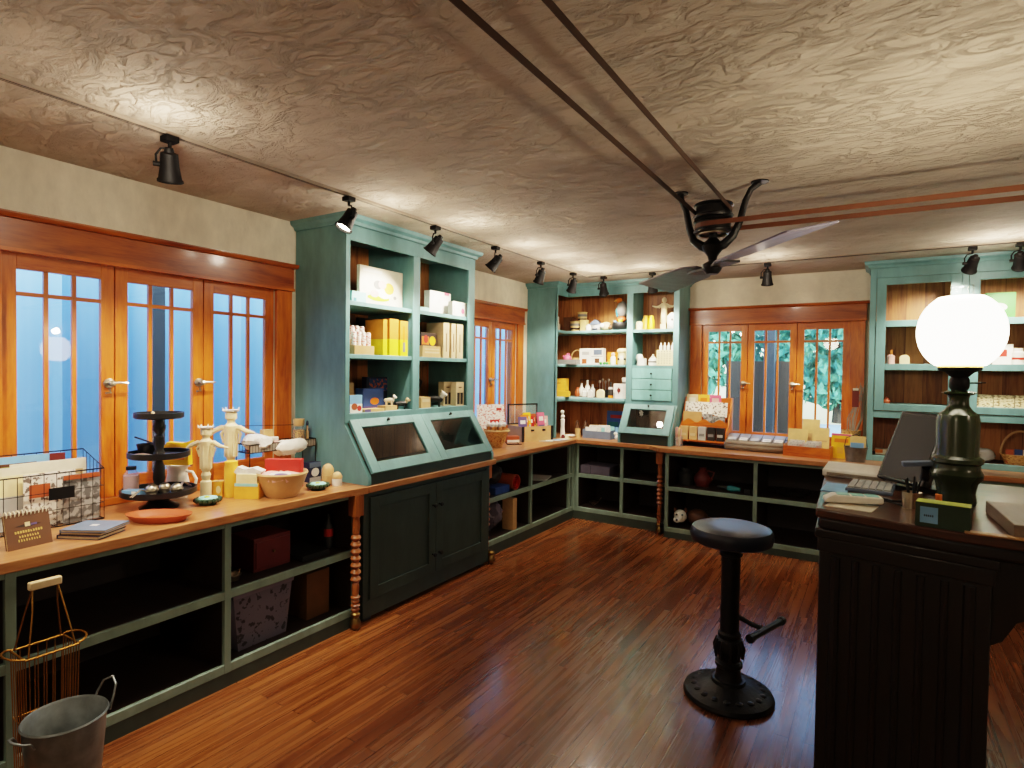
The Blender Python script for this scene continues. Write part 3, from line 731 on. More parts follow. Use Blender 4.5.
# ------------------------------------------------------------------ desk
TZ = 1.20
t = thing('reception_desk', 'tall dark carved wooden desk with reeded front, carrying the globe lamp', 'desk', (0, 0, 0))
body = [(-0.160, 2.245), (0.288, 2.140), (0.288, 3.1), (-0.19, 3.1)]
MB('mahog').prism(body, 0.0, TZ-0.07, 'xy').build('body', t, bev=0.004)
def off(o):
    return [(-0.160-o, 2.245-o*1.05), (0.288+o, 2.140-o), (0.288+o, 3.1+o), (-0.19-o, 3.1+o)]
mb = MB('mahog'); mb.prism(off(0.012), 0.0, 0.10); mb.prism(off(0.006), 0.10, 0.13); mb.build('plinth', t, bev=0.005)
mb = MB('mahog'); mb.prism(off(0.006), TZ-0.15, TZ-0.10); mb.prism(off(0.014), TZ-0.10, TZ-0.07); mb.build('frieze_moulding', t, bev=0.005)
e0 = Vector((-0.160, 2.245)); e1 = Vector((0.288, 2.140)); ed = (e1-e0); nrm = Vector((ed.y, -ed.x)).normalized()
for k in range(7):
    p = e0+ed*(0.11+0.13*k)
    wv = 0.016 if k in (0, 6) else 0.011
    mb = MB('mahog').at((p.x, p.y, 0)); mb.tube([(0, 0, 0.14), (0, 0, TZ-0.16)], wv, 8); mb.build('reed', t)
for y in (2.2, 3.0):
    mb = MB('mahog').at((0.288, y, 0)); mb.prism([(0, TZ-0.075), (0.21, TZ-0.075), (0.2, TZ-0.13), (0.15, TZ-0.16), (0.11, TZ-0.22), (0.06, TZ-0.25), (0.03, TZ-0.31), (0, TZ-0.33)], -0.04, 0.04, 'xz'); mb.build('corbel', t, bev=0.004)
mb = MB('mahog_top'); mb.prism([(-0.172, 2.218), (0.20, 2.118), (0.50, 2.10), (0.52, 3.16), (-0.205, 3.16)], TZ-0.03, TZ)
mb.build('top', t, bev=0.006)
mb = MB('mahog'); mb.prism([(-0.165, 2.23), (0.21, 2.132), (0.48, 2.115), (0.5, 3.14), (-0.195, 3.14)], TZ-0.07, TZ-0.03); mb.build('top_moulding', t, bev=0.01)

# globe lamp
t = thing('globe_lamp', 'lit white globe oil-style lamp on a dark green turned base', 'lamp', (0.241, 2.60, TZ))
mb = MB('lampgreen')
mb.lathe([(0, 0), (0.072, 0), (0.076, 0.012), (0.07, 0.04), (0.078, 0.075), (0.094, 0.092), (0.098, 0.108), (0.09, 0.12), (0.086, 0.128), (0.086, 0.142), (0.097, 0.15), (0.096, 0.163), (0.080, 0.172),
          (0.078, 0.18), (0.0805, 0.295), (0.074, 0.318), (0.05, 0.335), (0.039, 0.35), (0.037, 0.375), (0.041, 0.386), (0.062, 0.392), (0.063, 0.397), (0.04, 0.402), (0, 0.402)], 36, sx=0.8, sy=0.8)
mb.build('base', t)
mb = MB('iron'); mb.lathe([(0.022, 0.40), (0.03, 0.415), (0.03, 0.442), (0.026, 0.45), (0.034, 0.46), (0.042, 0.468), (0.063, 0.476), (0.066, 0.484), (0, 0.484)], 28)
mb.tube([(0.028, 0, 0.43), (0.062, 0, 0.432)], 0.003, 6); mb.lathe([(0, -0.002), (0.009, -0.002), (0.009, 0.002), (0, 0.002)], 10, (0.066, 0, 0.432))
bu = mb.build('burner', t)
mb = MB('gold'); mb.lathe([(0.064, 0.482), (0.066, 0.486), (0.064, 0.497), (0.060, 0.497), (0.060, 0.482)], 32, caps=False); mb.build('gallery_ring', bu)
prof = []
for k in range(17):
    a = R(-58)+R(58+62)*k/16
    prof.append((0.131*math.cos(a)**0.9 if math.cos(a) > 0 else 0, 0.611+0.140*math.sin(a)))
mb = MB('milk'); mb.lathe(prof, 40, caps=False)
gl = mb.build('globe_shade', t)
mb = MB('glass'); mb.lathe([(0.036, 0.48), (0.042, 0.60), (0.036, 0.70), (0.034, 0.775), (0.031, 0.775), (0.033, 0.70), (0.039, 0.60), (0.033, 0.48)], 20, caps=False); mb.build('chimney', t)
L = bpy.data.lights.new('globe_bulb', 'POINT'); L.energy = GLOBE; L.color = (1, 0.84, 0.6); L.shadow_soft_size = 0.03
lo = bpy.data.objects.new('globe_bulb', L); COL.objects.link(lo); lo.location = (0.241, 2.60, TZ+0.80)

# things on the desk
t = thing('touch_terminal', 'black touch screen on a stand leaning back beside the globe lamp', 'screen', (0.125, 2.80, TZ), 0)
mb = MB('screen').at((0, 0, 0.165), rz=R(-50), rx=R(-22)); mb.box(-0.115, 0.115, -0.016, 0.02, -0.148, 0.148); sc = mb.build('display_panel', t, bev=0.006)
mb = MB('black').at((0, 0, 0.165), rz=R(-50), rx=R(-22)); mb.box(-0.10, 0.10, -0.018, -0.016, -0.133, 0.133); mb.build('display_face', sc)
mb = MB('screen'); mb.tube([(0.03, 0.03, 0.01), (0.04, 0.03, 0.08), (0.01, 0.01, 0.17)], [0.03, 0.025, 0.02]); mb.box(-0.06, 0.09, -0.05, 0.09, 0, 0.018); mb.tube([(0.03, -0.01, 0.018), (0.03, -0.10, 0.05), (0.03, -0.155, 0.115)], 0.014); mb.build('stand', t)
mb = MB('bluegrey').at((-0.015, -0.17, 0.125), rz=R(8), ry=R(-6)); mb.box(-0.03, 0.13, -0.018, 0.018, -0.008, 0.01); mb.build('card_reader', t, bev=0.003)
t = thing('receipt_printer', 'white receipt printer lid on the far left of the dark desk', 'printer', (-0.11, 3.0, TZ), R(-8))
MB('white').prism([(-0.06, 0.0), (0.06, 0.0), (0.06, 0.055), (-0.06, 0.03)], -0.09, 0.17, 'yz').build('body', t, bev=0.006)
mb = MB('greytaupe').box(-0.07, 0.15, -0.066, -0.060, 0.008, 0.02); mb.build('paper_slot', t)
t = thing('keyboard', 'grey keyboard lying behind the white handset on the desk', 'keyboard', (-0.03, 2.72, TZ), R(-4))
MB('bluegrey').box(-0.065, 0.09, -0.11, 0.11, 0, 0.014).build('case', t, bev=0.003)
mb = MB('lightgrey')
for i in range(6):
    for j in range(9): mb.box(-0.058+i*0.024, -0.038+i*0.024, -0.1+j*0.0225, -0.082+j*0.0225, 0.014, 0.02)
mb.build('keys', t)
single('paper_slip', 'glossy pale paper slip at the left edge of the desk', 'paper', MB('skyblue').box(-0.045, 0.045, -0.1, 0.1, 0, 0.003), (-0.135, 2.66, TZ), R(-3))
t = thing('card_terminal', 'white handheld terminal with lit keys at the front left of the desk', 'card terminal', (-0.07, 2.36, TZ), R(12))
MB('white').prism([(-0.09, 0.004), (0.09, 0.012), (0.09, 0.034), (-0.06, 0.034), (-0.09, 0.018)], -0.03, 0.03, 'xz').build('body', t, bev=0.006)
mb = MB('aqua')
for k in range(3): mb.box(-0.05+k*0.045, -0.012+k*0.045, -0.022, 0.022, 0.034, 0.036)
mb.build('keys', t)
single('paper_sheet', 'white sheet of paper under the handheld terminal', 'paper', MB('offwhite').box(-0.07, 0.07, -0.06, 0.06, 0, 0.002), (-0.07, 2.32, TZ), R(-10))
t = thing('box', 'dark green carton with a white label at the front edge of the desk', 'box', (0.172, 2.165, TZ), R(-9))
mb = MB('darkgreen').box(-0.066, 0.066, -0.03, 0.03, 0, 0.072); mb.use('lime').box(-0.065, 0.065, -0.029, 0.029, 0.072, 0.0735); mb.build('carton', t)
mb = MB('skyblue').box(-0.054, -0.010, -0.0315, -0.030, 0.012, 0.06); mb.use('navy')
for k in range(5): mb.box(-0.044+k*0.005, -0.041+k*0.005, -0.0322, -0.0315, 0.031, 0.037)
mb.build('label_sticker', t)
single('marker_bottle', 'small orange bottle behind the dark green carton', 'bottle', MB('orange').lathe([(0, 0), (0.016, 0), (0.016, 0.05), (0.009, 0.056), (0.009, 0.075), (0, 0.076)], 14), (0.17, 2.30, TZ))
mb = MB('nickel'); mb.lathe([(0, 0), (0.028, 0), (0.03, 0.05), (0.03, 0.055), (0.027, 0.05), (0.025, 0.004), (0, 0.004)], 16)
mb.use('black_metal')
for k in range(5): mb.tube([(0.006*math.cos(k*1.3), 0.006*math.sin(k*1.3), 0.005), (0.022*math.cos(k*1.3), 0.022*math.sin(k*1.3), 0.095+0.01*(k % 2))], 0.003, 6)
single('pen_cup', 'small metal cup of pens between screen and carton', 'cup', mb, (0.105, 2.42, TZ))
mb = MB('black_metal'); mb.tube([(0, 0, 0.004), (0.03, 0.02, 0.012), (0.07, 0.03, 0.004), (0.11, 0.01, 0.01), (0.14, -0.02, 0.004)], 0.004, 6)
mb.tube([(0.0, -0.02, 0.004), (0.05, -0.03, 0.012), (0.1, -0.04, 0.004)], 0.003, 6)
single('cable', 'tangle of dark cable on the desk beside the carton', 'cable', mb, (-0.02, 2.46, TZ))
t = thing('wooden_ledge', 'pale wooden slab lying along the right side of the desk top', 'board', (0.365, 2.32, TZ), R(3))
MB('ledgewood').box(-0.045, 0.08, -0.19, 0.17, 0, 0.04).build('slab', t, bev=0.003)
single('wooden_strip', 'worn pale wooden strip along the front right edge of the desk', 'board', MB('tan').prism([(-0.14, -0.012), (0.14, -0.02), (0.14, 0.015), (-0.14, 0.018)], 0, 0.006), (0.36, 2.122, TZ))

# ------------------------------------------------------------------ bar stool
t = thing('bar_stool', 'round black cast-iron pedestal stool with vinyl seat and T foot rest', 'stool', (-0.62, 3.11, 0))
mb = MB('iron')
mb.lathe([(0, 0), (0.215, 0), (0.222, 0.012), (0.215, 0.028), (0.19, 0.04), (0.15, 0.052), (0.12, 0.066), (0.085, 0.075), (0.08, 0.09), (0, 0.09)], 40)
for k in range(18):
    a = 2*PI*k/18; mb.sphere((0.165*math.cos(a), 0.165*math.sin(a), 0.046), 0.016, 1.2, 1.2, 0.5, 8, 5)
mb.build('base_plate', t)
mb = MB('iron')
mb.lathe([(0.07, 0.088), (0.062, 0.10), (0.058, 0.15), (0.068, 0.16), (0.068, 0.175), (0.05, 0.185), (0.05, 0.20), (0.066, 0.225), (0.07, 0.255), (0.062, 0.29), (0.05, 0.30), (0.056, 0.31), (0.056, 0.325), (0.046, 0.335), (0.046, 0.72), (0.055, 0.725), (0.055, 0.74), (0.047, 0.75), (0.047, 0.795), (0, 0.795)], 24)
for k in range(10):
    a = 2*PI*k/10; mb.tube([(0.066*math.cos(a), 0.066*math.sin(a), 0.205), (0.073*math.cos(a), 0.073*math.sin(a), 0.255), (0.058*math.cos(a), 0.058*math.sin(a), 0.295)], 0.008, 6)
mb.build('column', t)
mb = MB('leather'); mb.lathe([(0, 0.79), (0.175, 0.79), (0.194, 0.80), (0.202, 0.825), (0.20, 0.85), (0.19, 0.867), (0.16, 0.877), (0.09, 0.881), (0, 0.882)], 44)
mb.build('seat', t)
mb = MB('black_metal'); mb.tube([(0.03, 0.045, 0.40), (0.10, 0.055, 0.37), (0.165, 0.055, 0.36)], 0.013); mb.tube([(0.12, -0.09, 0.36), (0.215, 0.21, 0.36)], 0.017)
mb.tube([(0.115, -0.106, 0.36), (0.122, -0.084, 0.36)], 0.022); mb.tube([(0.213, 0.204, 0.36), (0.22, 0.226, 0.36)], 0.022)
mb.build('foot_rest', t)

# ------------------------------------------------------------------ bucket and wire basket on the floor
t = thing('bucket', 'oval galvanised steel bucket with ear handles on the floor, near left', 'bucket', (-2.425, 0.895, 0))
mb = MB('galv'); mb.lathe([(0, 0.004), (0.088, 0.0), (0.092, 0.005), (0.124, 0.395), (0.130, 0.40), (0.126, 0.406), (0.120, 0.397), (0.086, 0.012), (0, 0.012)], 40)
mb.build('pail', t)
for a, tilt in ((R(100), 1), (R(-78), 0.15)):
    mb = MB('galv').at((0.126*math.cos(a), 0.126*math.sin(a), 0.385), rz=a-PI/2)
    mb.tube([(-0.045, 0.0, -0.02), (-0.046, 0.012, 0.02*tilt), (-0.035, 0.03, 0.06*tilt), (0, 0.04, 0.075*tilt+0.003), (0.035, 0.03, 0.06*tilt), (0.046, 0.012, 0.02*tilt), (0.045, 0.0, -0.02)], 0.004, 8)
    mb.build('handle', t)
t = thing('wire_basket', 'tall gold wire basket with a wooden carrying handle, standing behind the bucket', 'basket', (-2.695, 0.93, 0))
mb = MB('wire_gold')
def rect(hx_, hy_, z, n=6):
    p = []
    for k in range(n): p.append((-hx_, -hy_+2*hy_*k/n, z))
    for k in range(n): p.append((-hx_+2*hx_*k/n, hy_, z))
    for k in range(n): p.append((hx_, hy_-2*hy_*k/n, z))
    for k in range(n): p.append((hx_-2*hx_*k/n, -hy_, z))
    return p
top, bot = rect(0.07, 0.085, 0.56), rect(0.06, 0.075, 0.004)
mb.tube(top, 0.004, 6, True); mb.tube(bot, 0.004, 6, True); mb.tube(rect(0.0646, 0.0796, 0.3), 0.002, 5, True)
for a, bb in zip(top, bot): mb.tube([a, bb], 0.0022, 5)
for k in range(5): mb.tube([(-0.06, -0.07+0.035*k, 0.004), (0.06, -0.07+0.035*k, 0.004)], 0.002, 5)
for s_ in (-1, 1):
    mb.tube([(0.075*c, s_*0.10, 0.56) if False else (0.07*math.cos(c), s_*(0.085+0.045*math.sin(c)), 0.565+0.008*math.sin(c)) for c in [PI*k/10 for k in range(11)]], 0.004, 6)
mb.build('wire_body', t)
mb = MB('wire_gold')
for sy in (-1, 1):
    for sx in (-1, 1): mb.tube([(sx*0.066, sy*0.075, 0.56), (sx*0.03, sy*0.05, 0.72), (0, sy*0.04, 0.80)], 0.003, 6)
hd = mb.build('bail', t)
MB('beige').box(-0.013, 0.013, -0.052, 0.052, 0.795, 0.825).build('grip', hd, bev=0.004)
# ------------------------------------------------------------------ small goods
def art(mb, w, h, y, patches):
    for (u0, v0, u1, v1, m) in patches:
        mb.use(m); x0, x1, z0, z1 = -w/2+u0*w, -w/2+u1*w, v0*h, v1*h
        mb.quad((x0, y, z0), (x1, y, z0), (x1, y, z1), (x0, y, z1))
def oval(mb, w, h, y, u, v, ru, rv, m, n=16):
    mb.use(m); mb.f([mb.v((-w/2+u*w+ru*w*math.cos(2*PI*k/n), y, v*h+rv*h*math.sin(2*PI*k/n))) for k in range(n)], False)
def boxitem(name, label, cat, loc, sz, rz=0, m='white', patches=(), ovals=(), group=None, tilt=0, bev=0.002):
    w, d, h = sz
    mb = MB(m); mb.at((0, 0, 0), rx=-tilt); mb.box(-w/2, w/2, -d/2, d/2, 0, h)
    art(mb, w, h, -d/2-0.0012, patches)
    for k, o in enumerate(ovals): oval(mb, w, h, -d/2-0.0016-0.0006*k, *o)
    return single(name, label, cat, mb, loc, rz, group, bev=0)
def lat(name, label, cat, loc, prof, m, seg=18, group=None, sx=1, sy=1, rz=0, extra=None):
    mb = MB(m); mb.lathe(prof, seg, sx=sx, sy=sy)
    if extra: extra(mb)
    return single(name, label, cat, mb, loc, rz, group)
LW = PI/2
VR = R(32)

# --- near left counter
t = thing('magazine_basket', 'dark wire basket full of prints on the near left counter', 'basket', (-3.305, 1.06, CT))
mb = MB('wire_dark'); x0, x1, y0, y1 = -0.11, 0.115, -0.30, 0.28
def rr(z0, z1): return [(x1, y0, z0), (x1, y1, z0), (x0, y1, z1), (x0, y0, z1)]
mb.tube(rr(0.25, 0.325), 0.0032, 6, True); mb.tube(rr(0.004, 0.004), 0.0032, 6, True)
for f_ in (0.33, 0.66): mb.tube(rr(0.25*f_, 0.25*f_), 0.0017, 5, True)
for k in range(13):
    y = y0+(y1-y0)*k/12; mb.tube([(x1, y, 0.25), (x1, y, 0.004), (x0, y, 0.004), (x0, y, 0.325)], 0.0017, 5)
for k in range(1, 6):
    x = x0+(x1-x0)*k/6; z = 0.325-0.075*k/6; mb.tube([(x, y1, z), (x, y1, 0.004), (x, y0, 0.004), (x, y0, z)], 0.0017, 5)
mb.build('wire_body', t)
mb = MB('black_metal').box(0.117, 0.121, 0.055, 0.155, 0.13, 0.185); mb.build('label_plate', t)
prints = [('print', 'colourful print with a brown figure, rearmost in the wire magazine basket', (-3.385, 1.02), 0.46, 0.315, 'skyblue', [(0.15, 0.0, 0.75, 0.9, 'brown'), (0.3, 0.2, 0.55, 0.8, 'amber'), (0.46, 0.70, 0.54, 0.86, 'lime'), (0.86, 0, 1, 1, 'darkred')]),
    ('print', 'white print with a wooden hoop motif, behind the cream folder in the basket', (-3.335, 1.17), 0.30, 0.285, 'offwhite', [(0.62, 0.45, 0.95, 0.82, 'kraft'), (0.68, 0.45, 0.89, 0.74, 'offwhite')]),
    ('print', 'white card print at the left end of the magazine basket', (-3.315, 0.93), 0.26, 0.275, 'offwhite', [(0.5, 0.1, 0.9, 0.6, 'palepink')]),
    ('folder', 'cream folder standing near the front of the magazine basket', (-3.27, 0.98), 0.32, 0.245, 'cream', [(0, 0, 0.98, 0.62, 'lightgrey')]),
    ('print', 'botanical print with a red flower, middle of the magazine basket', (-3.245, 1.14), 0.20, 0.245, 'floral', [(0.1, 0.55, 0.5, 0.8, 'terracotta')]),
    ('print', 'dark grey photograph print at the right front of the magazine basket', (-3.215, 1.255), 0.15, 0.225, 'photo', [(0, 0.9, 1, 1, 'terracotta')])]
for n_, lab, (x, y), w, h, m, pt in prints:
    boxitem(n_, lab, 'print', (x, y, CT+0.006), (w, 0.008, h), LW, m, pt, group='prints in the wire basket')
# spiral notebook
t = thing('notebook', 'brown spiral-bound notebook propped upright at the counter edge, near left', 'notebook', (-2.935, 0.965, CT), R(97))
tl = R(14)
mb = MB('c_cover' if False else 'brown').at(rx=-tl); mb.box(-0.078, 0.078, -0.003, 0.0, 0, 0.142); mb.use('beige').box(-0.075, 0.075, 0.0, 0.012, 0.002, 0.140); mb.use('brown').box(-0.078, 0.078, 0.012, 0.015, 0, 0.142)
mb.build('cover', t)
mb = MB('gold').at(rx=-tl); y = -0.0042
rng = random.Random(5)
for row, (z, n, wd) in enumerate(((0.062, 11, 0.006), (0.044, 8, 0.005), (0.028, 9, 0.004))):
    for k in range(n):
        x = -n*0.0045+k*0.009; mb.quad((x, y, z), (x+wd, y, z), (x+wd, y, z+0.004+0.006*rng.random()), (x, y, z+0.010))
mb.use('darkbrown'); mb.quad((-0.045, y, 0.09), (0.0, y, 0.083), (0.045, y, 0.09), (0.0, y, 0.10))
mb.use('purple'); mb.quad((0.008, y-0.0005, 0.088), (0.03, y-0.0005, 0.088), (0.03, y-0.0005, 0.096), (0.008, y-0.0005, 0.096))
mb.use('ivory'); mb.quad((-0.012, y-0.0005, 0.086), (0.006, y-0.0005, 0.086), (0.006, y-0.0005, 0.103), (-0.012, y-0.0005, 0.103))
mb.build('cover_emblem', t)
mb = MB('offwhite').at(rx=-tl)
for k in range(11):
    x = -0.07+k*0.014; mb.tube([(x, 0.006+0.013*math.cos(a), 0.142+0.013*math.sin(a)) for a in [2*PI*j/12 for j in range(12)]], 0.0022, 5, True)
mb.build('spiral_binding', t)
def book(label, loc, sz, rz, cover, pages='beige', grp=None, name='book'):
    w, d, h = sz; t = thing(name, label, 'book', loc, rz, grp)
    mb = MB(cover); mb.box(-w/2, w/2, -d/2, d/2, 0, 0.003); mb.box(-w/2, w/2, -d/2, d/2, h-0.003, h); mb.box(-w/2, -w/2+0.004, -d/2, d/2, 0.003, h-0.003); mb.build('cover', t)
    MB(pages).box(-w/2+0.004, w/2-0.004, -d/2+0.004, d/2-0.004, 0.003, h-0.003).build('pages', t)
    return t
book('navy book at the bottom of the small stack beside the notebook', (-2.935, 1.185, CT), (0.19, 0.16, 0.016), R(28), 'navy', grp='stacked books on the counter')
book('brown book in the middle of the small stack beside the notebook', (-2.93, 1.19, CT+0.016), (0.185, 0.155, 0.013), R(30), 'darkbrown', grp='stacked books on the counter')
o = book('blue-grey book on top of the small stack beside the notebook', (-2.925, 1.195, CT+0.029), (0.195, 0.165, 0.012), R(33), 'bluegrey', grp='stacked books on the counter')
mb = MB('white'); mb.box(-0.02, 0.01, -0.01, 0.015, 0.012, 0.0125); mb.build('cover_label', o)
lat('wooden_tray', 'reddish oval wooden tray in front of the tiered stand', 'tray', (-2.945, 1.475, CT), [(0, 0), (0.12, 0), (0.152, 0.03), (0.155, 0.035), (0.147, 0.033), (0.11, 0.008), (0, 0.008)], 'terracotta', 32, sy=0.6, rz=R(32))
# tiered stand
SX, SY = -3.205, 1.605
t = thing('tiered_stand', 'black three-tier wooden serving stand on the near left counter', 'stand', (SX, SY, CT), VR)
mb = MB('black_wood'); mb.lathe([(0, 0), (0.09, 0), (0.095, 0.012), (0.06, 0.03), (0.035, 0.06), (0.03, 0.08), (0, 0.08)], 24); mb.build('foot', t)
for z, r in ((0.075, 0.178), (0.270, 0.146), (0.475, 0.116)):
    mb = MB('black_wood'); mb.lathe([(0, 0), (r-0.01, 0), (r, 0.006), (r, 0.032), (r-0.008, 0.032), (r-0.010, 0.010), (0, 0.010)], 36, (0, 0, z)); mb.build('tray', t)
mb = MB('black_wood')
mb.lathe([(0.028, 0.085), (0.03, 0.10), (0.02, 0.12), (0.03, 0.16), (0.028, 0.20), (0.018, 0.25), (0.018, 0.28), (0.028, 0.29), (0.02, 0.31), (0.028, 0.345), (0.024, 0.38), (0.014, 0.39), (0.03, 0.415), (0.032, 0.435), (0.02, 0.46), (0.02, 0.476)], 18); mb.build('post', t)
def on_stand(a, r, z): return (SX+r*math.cos(a), SY+r*math.sin(a), CT+z)
def bottle_extra(mb): mb.use('black').lathe([(0.021, 0.118), (0.024, 0.12), (0.024, 0.137), (0, 0.137)], 16)
t = thing('bottle', 'clear bottle with a black cap on the bottom tier of the stand', 'bottle', on_stand(R(222), 0.135, 0.085))
mb = MB('clear'); mb.lathe([(0, 0), (0.036, 0), (0.038, 0.008), (0.038, 0.095), (0.024, 0.112), (0.021, 0.12), (0, 0.12)], 20); mb.build('glass_body', t)
mb = MB('palepink'); mb.lathe([(0, 0.004), (0.034, 0.004), (0.034, 0.09), (0, 0.09)], 16); mb.build('filling', t)
mb = MB('black'); mb.lathe([(0, 0.12), (0.024, 0.12), (0.024, 0.138), (0, 0.138)], 16); mb.build('cap', t)
boxitem('packet', 'small blue packet on the bottom tier of the black stand', 'packet', on_stand(R(265), 0.12, 0.085), (0.09, 0.05, 0.03), VR, 'skyblue', [(0.55, 0.2, 0.8, 0.9, 'white')])
def strainer(label, loc, rz):
    mb = MB('nickel'); mb.sphere((0, 0, 0.03), 0.03, seg=14, n=8); mb.tube(circle(0.031, 18, 0.03), 0.003, 6, True); mb.tube([(0.03, 0, 0.03), (0.08, 0.01, 0.05), (0.13, 0.0, 0.02)], 0.003, 6); mb.tube([(0.03, 0.008, 0.03), (0.085, 0.02, 0.05), (0.13, 0.012, 0.02)], 0.003, 6)
    single('tea_strainer', label, 'strainer', mb, loc, rz, 'metal tea strainers on the stand')
strainer('ball-shaped metal tea strainer at the right of the bottom tier', on_stand(R(10), 0.13, 0.085), R(120))
strainer('metal tea strainer with its handle over the front rim of the bottom tier', on_stand(R(-45), 0.105, 0.085), R(-70))
strainer('metal tea strainer at the back centre of the bottom tier', on_stand(R(-5), 0.065, 0.085), R(190))
mb = MB('iron'); mb.lathe([(0, 0), (0.04, 0), (0.05, 0.045), (0.052, 0.055), (0.046, 0.05), (0.037, 0.005), (0, 0.005)], 20); mb.tube([(0.05, 0, 0.045), (0.02, 0.01, 0.06), (-0.10, 0.0, 0.085)], 0.005, 6)
single('small_pan', 'small dark metal dish with a spoon on the middle tier', 'dish', mb, on_stand(R(190), 0.088, 0.28), R(10))
boxitem('paper_tag', 'white paper tag lying on the middle tier', 'tag', on_stand(R(290), 0.09, 0.281), (0.11, 0.045, 0.004), VR, 'white')
mb = MB('nickel'); mb.tube([(-0.05, 0, 0.006), (0, 0.01, 0.012), (0.06, 0, 0.006)], 0.005, 6); mb.sphere((-0.06, 0, 0.008), 0.012, 1.6, 1, 0.5)
single('teaspoon', 'small metal spoon lying on the middle tier', 'spoon', mb, on_stand(R(255), 0.08, 0.28), VR)
boxitem('paper_tag', 'white paper card lying on the top tier', 'tag', on_stand(R(200), 0.06, 0.485), (0.11, 0.06, 0.006), VR, 'white')
lat('wooden_peg', 'tiny wooden peg standing on the top tier', 'peg', on_stand(R(230), 0.03, 0.485), [(0, 0), (0.009, 0), (0.006, 0.012), (0.009, 0.022), (0, 0.028)], 'beige', 10)
# pitcher and pouch behind the stand
t = thing('pitcher', 'white pitcher with a loop handle behind the tiered stand', 'pitcher', (-3.375, 1.79, CT), VR)
mb = MB('white'); mb.lathe([(0, 0), (0.05, 0), (0.055, 0.02), (0.062, 0.08), (0.05, 0.14), (0.052, 0.17), (0.06, 0.19), (0.056, 0.19), (0.047, 0.17), (0.045, 0.14), (0.05, 0.02), (0, 0.01)], 24); mb.build('body', t)
MB('white').tube([(0.05, 0, 0.155), (0.085, 0, 0.15), (0.108, 0, 0.11), (0.1, 0, 0.06), (0.055, 0, 0.03)], 0.008, 8).build('handle', t)
mb = MB('yellow'); pts = [(-0.075, 0.0), (0.075, 0.0), (0.07, 0.09), (0.085, 0.14), (0.04, 0.125), (-0.05, 0.13), (-0.075, 0.09)]
mb.prism(pts, -0.02, 0.02, 'xz'); mb.use('orange').quad((-0.05, -0.021, 0.03), (0.05, -0.021, 0.03), (0.05, -0.021, 0.08), (-0.05, -0.021, 0.08))
single('pouch', 'yellow crinkled pouch sitting in the white pitcher', 'pouch', mb, (-3.375, 1.79, CT+0.19), VR)
# carved figures
def carved(label, loc, h, arm):
    t = thing('carved_figure', label, 'figure', loc, VR, 'carved cream figures')
    s = h/0.45; mb = MB('ivory')
    mb.lathe([(r*s, z*s) for r, z in [(0, 0), (0.045, 0), (0.045, 0.11), (0.03, 0.12), (0.036, 0.14), (0.04, 0.15), (0.028, 0.17), (0.042, 0.19), (0.046, 0.22), (0.044, 0.30), (0.05, 0.33), (0.052, 0.355), (0.03, 0.37), (0.028, 0.385), (0.042, 0.395), (0.044, 0.42), (0.04, 0.43), (0, 0.43)]], 12, sx=0.70, sy=0.70)
    for k in range(8):
        a = 2*PI*k/8; mb.tube([(0.030*s*math.cos(a), 0.030*s*math.sin(a), 0.19*s), (0.032*s*math.cos(a), 0.032*s*math.sin(a), 0.33*s)], 0.006*s, 6)
    mb.build('body', t)
    for sg in (-1, 1):
        mb = MB('ivory'); mb.tube([(sg*0.022*s, 0, 0.338*s), (sg*0.05*s, 0, 0.345*s), (sg*arm*0.62, -0.01, 0.328*s), (sg*arm, -0.012, (0.318 if sg > 0 else 0.285)*s)], [0.013*s, 0.015*s, 0.013*s, 0.005*s], 8)
        mb.tube([(sg*0.036*s, 0, 0.33*s), (sg*0.052*s, 0, 0.31*s), (sg*0.042*s, 0, 0.26*s)], [0.011*s, 0.010*s, 0.004*s], 6); mb.build('arm', t)
    mb = MB('white'); mb.lathe([(0, 0.43*s), (0.036*s, 0.432*s), (0.043*s, 0.442*s), (0.036*s, 0.44*s), (0, 0.438*s)], 14)
    for k in range(7):
        a = 2*PI*k/7; mb.tube([(0.038*s*math.cos(a), 0.038*s*math.sin(a), 0.436*s), (0.044*s*math.cos(a), 0.044*s*math.sin(a), 0.455*s)], [0.005*s, 0.002], 5)
    mb.build('crown', t)
carved('shorter cream carved figure with outstretched arms and crown, nearer the tiered stand', (-3.20, 1.855, CT), 0.42, 0.13)
carved('taller cream carved figure with outstretched arms and crown, beside the wire rack', (-3.32, 2.08, CT), 0.50, 0.15)
boxitem('candle', 'small square honey-coloured candle beside the shorter carved figure', 'candle', (-3.225, 1.945, CT), (0.07, 0.06, 0.09), VR, 'honey', (), [(0.7, 0.5, 0.2, 0.25, 'cream')])
lat('candle', 'tall honey-coloured candle before the taller carved figure', 'candle', (-3.165, 1.985, CT), [(0, 0), (0.038, 0), (0.040, 0.02), (0.038, 0.17), (0.034, 0.19), (0.036, 0.205), (0.02, 0.21), (0, 0.21)], 'honey', 16)
t = thing('soap_packet', 'clear bag of yellow soap bars beside the bowl', 'packet', (-3.06, 2.035, CT), VR)
mb = MB('honey').box(-0.07, 0.07, -0.05, 0.05, 0, 0.09); mb.use('aqua').box(-0.066, 0.066, -0.0515, -0.0505, 0.072, 0.09); mb.use('cream').box(-0.06, 0.06, -0.045, 0.045, 0.09, 0.14); mb.build('contents', t, bev=0.004)
mb = MB('bag'); mb.prism([(-0.07, 0.14), (0.07, 0.14), (0.08, 0.155), (0.03, 0.175), (-0.02, 0.165), (-0.06, 0.18), (-0.08, 0.15)], -0.03, 0.03, 'xz'); mb.build('bag_top', t)
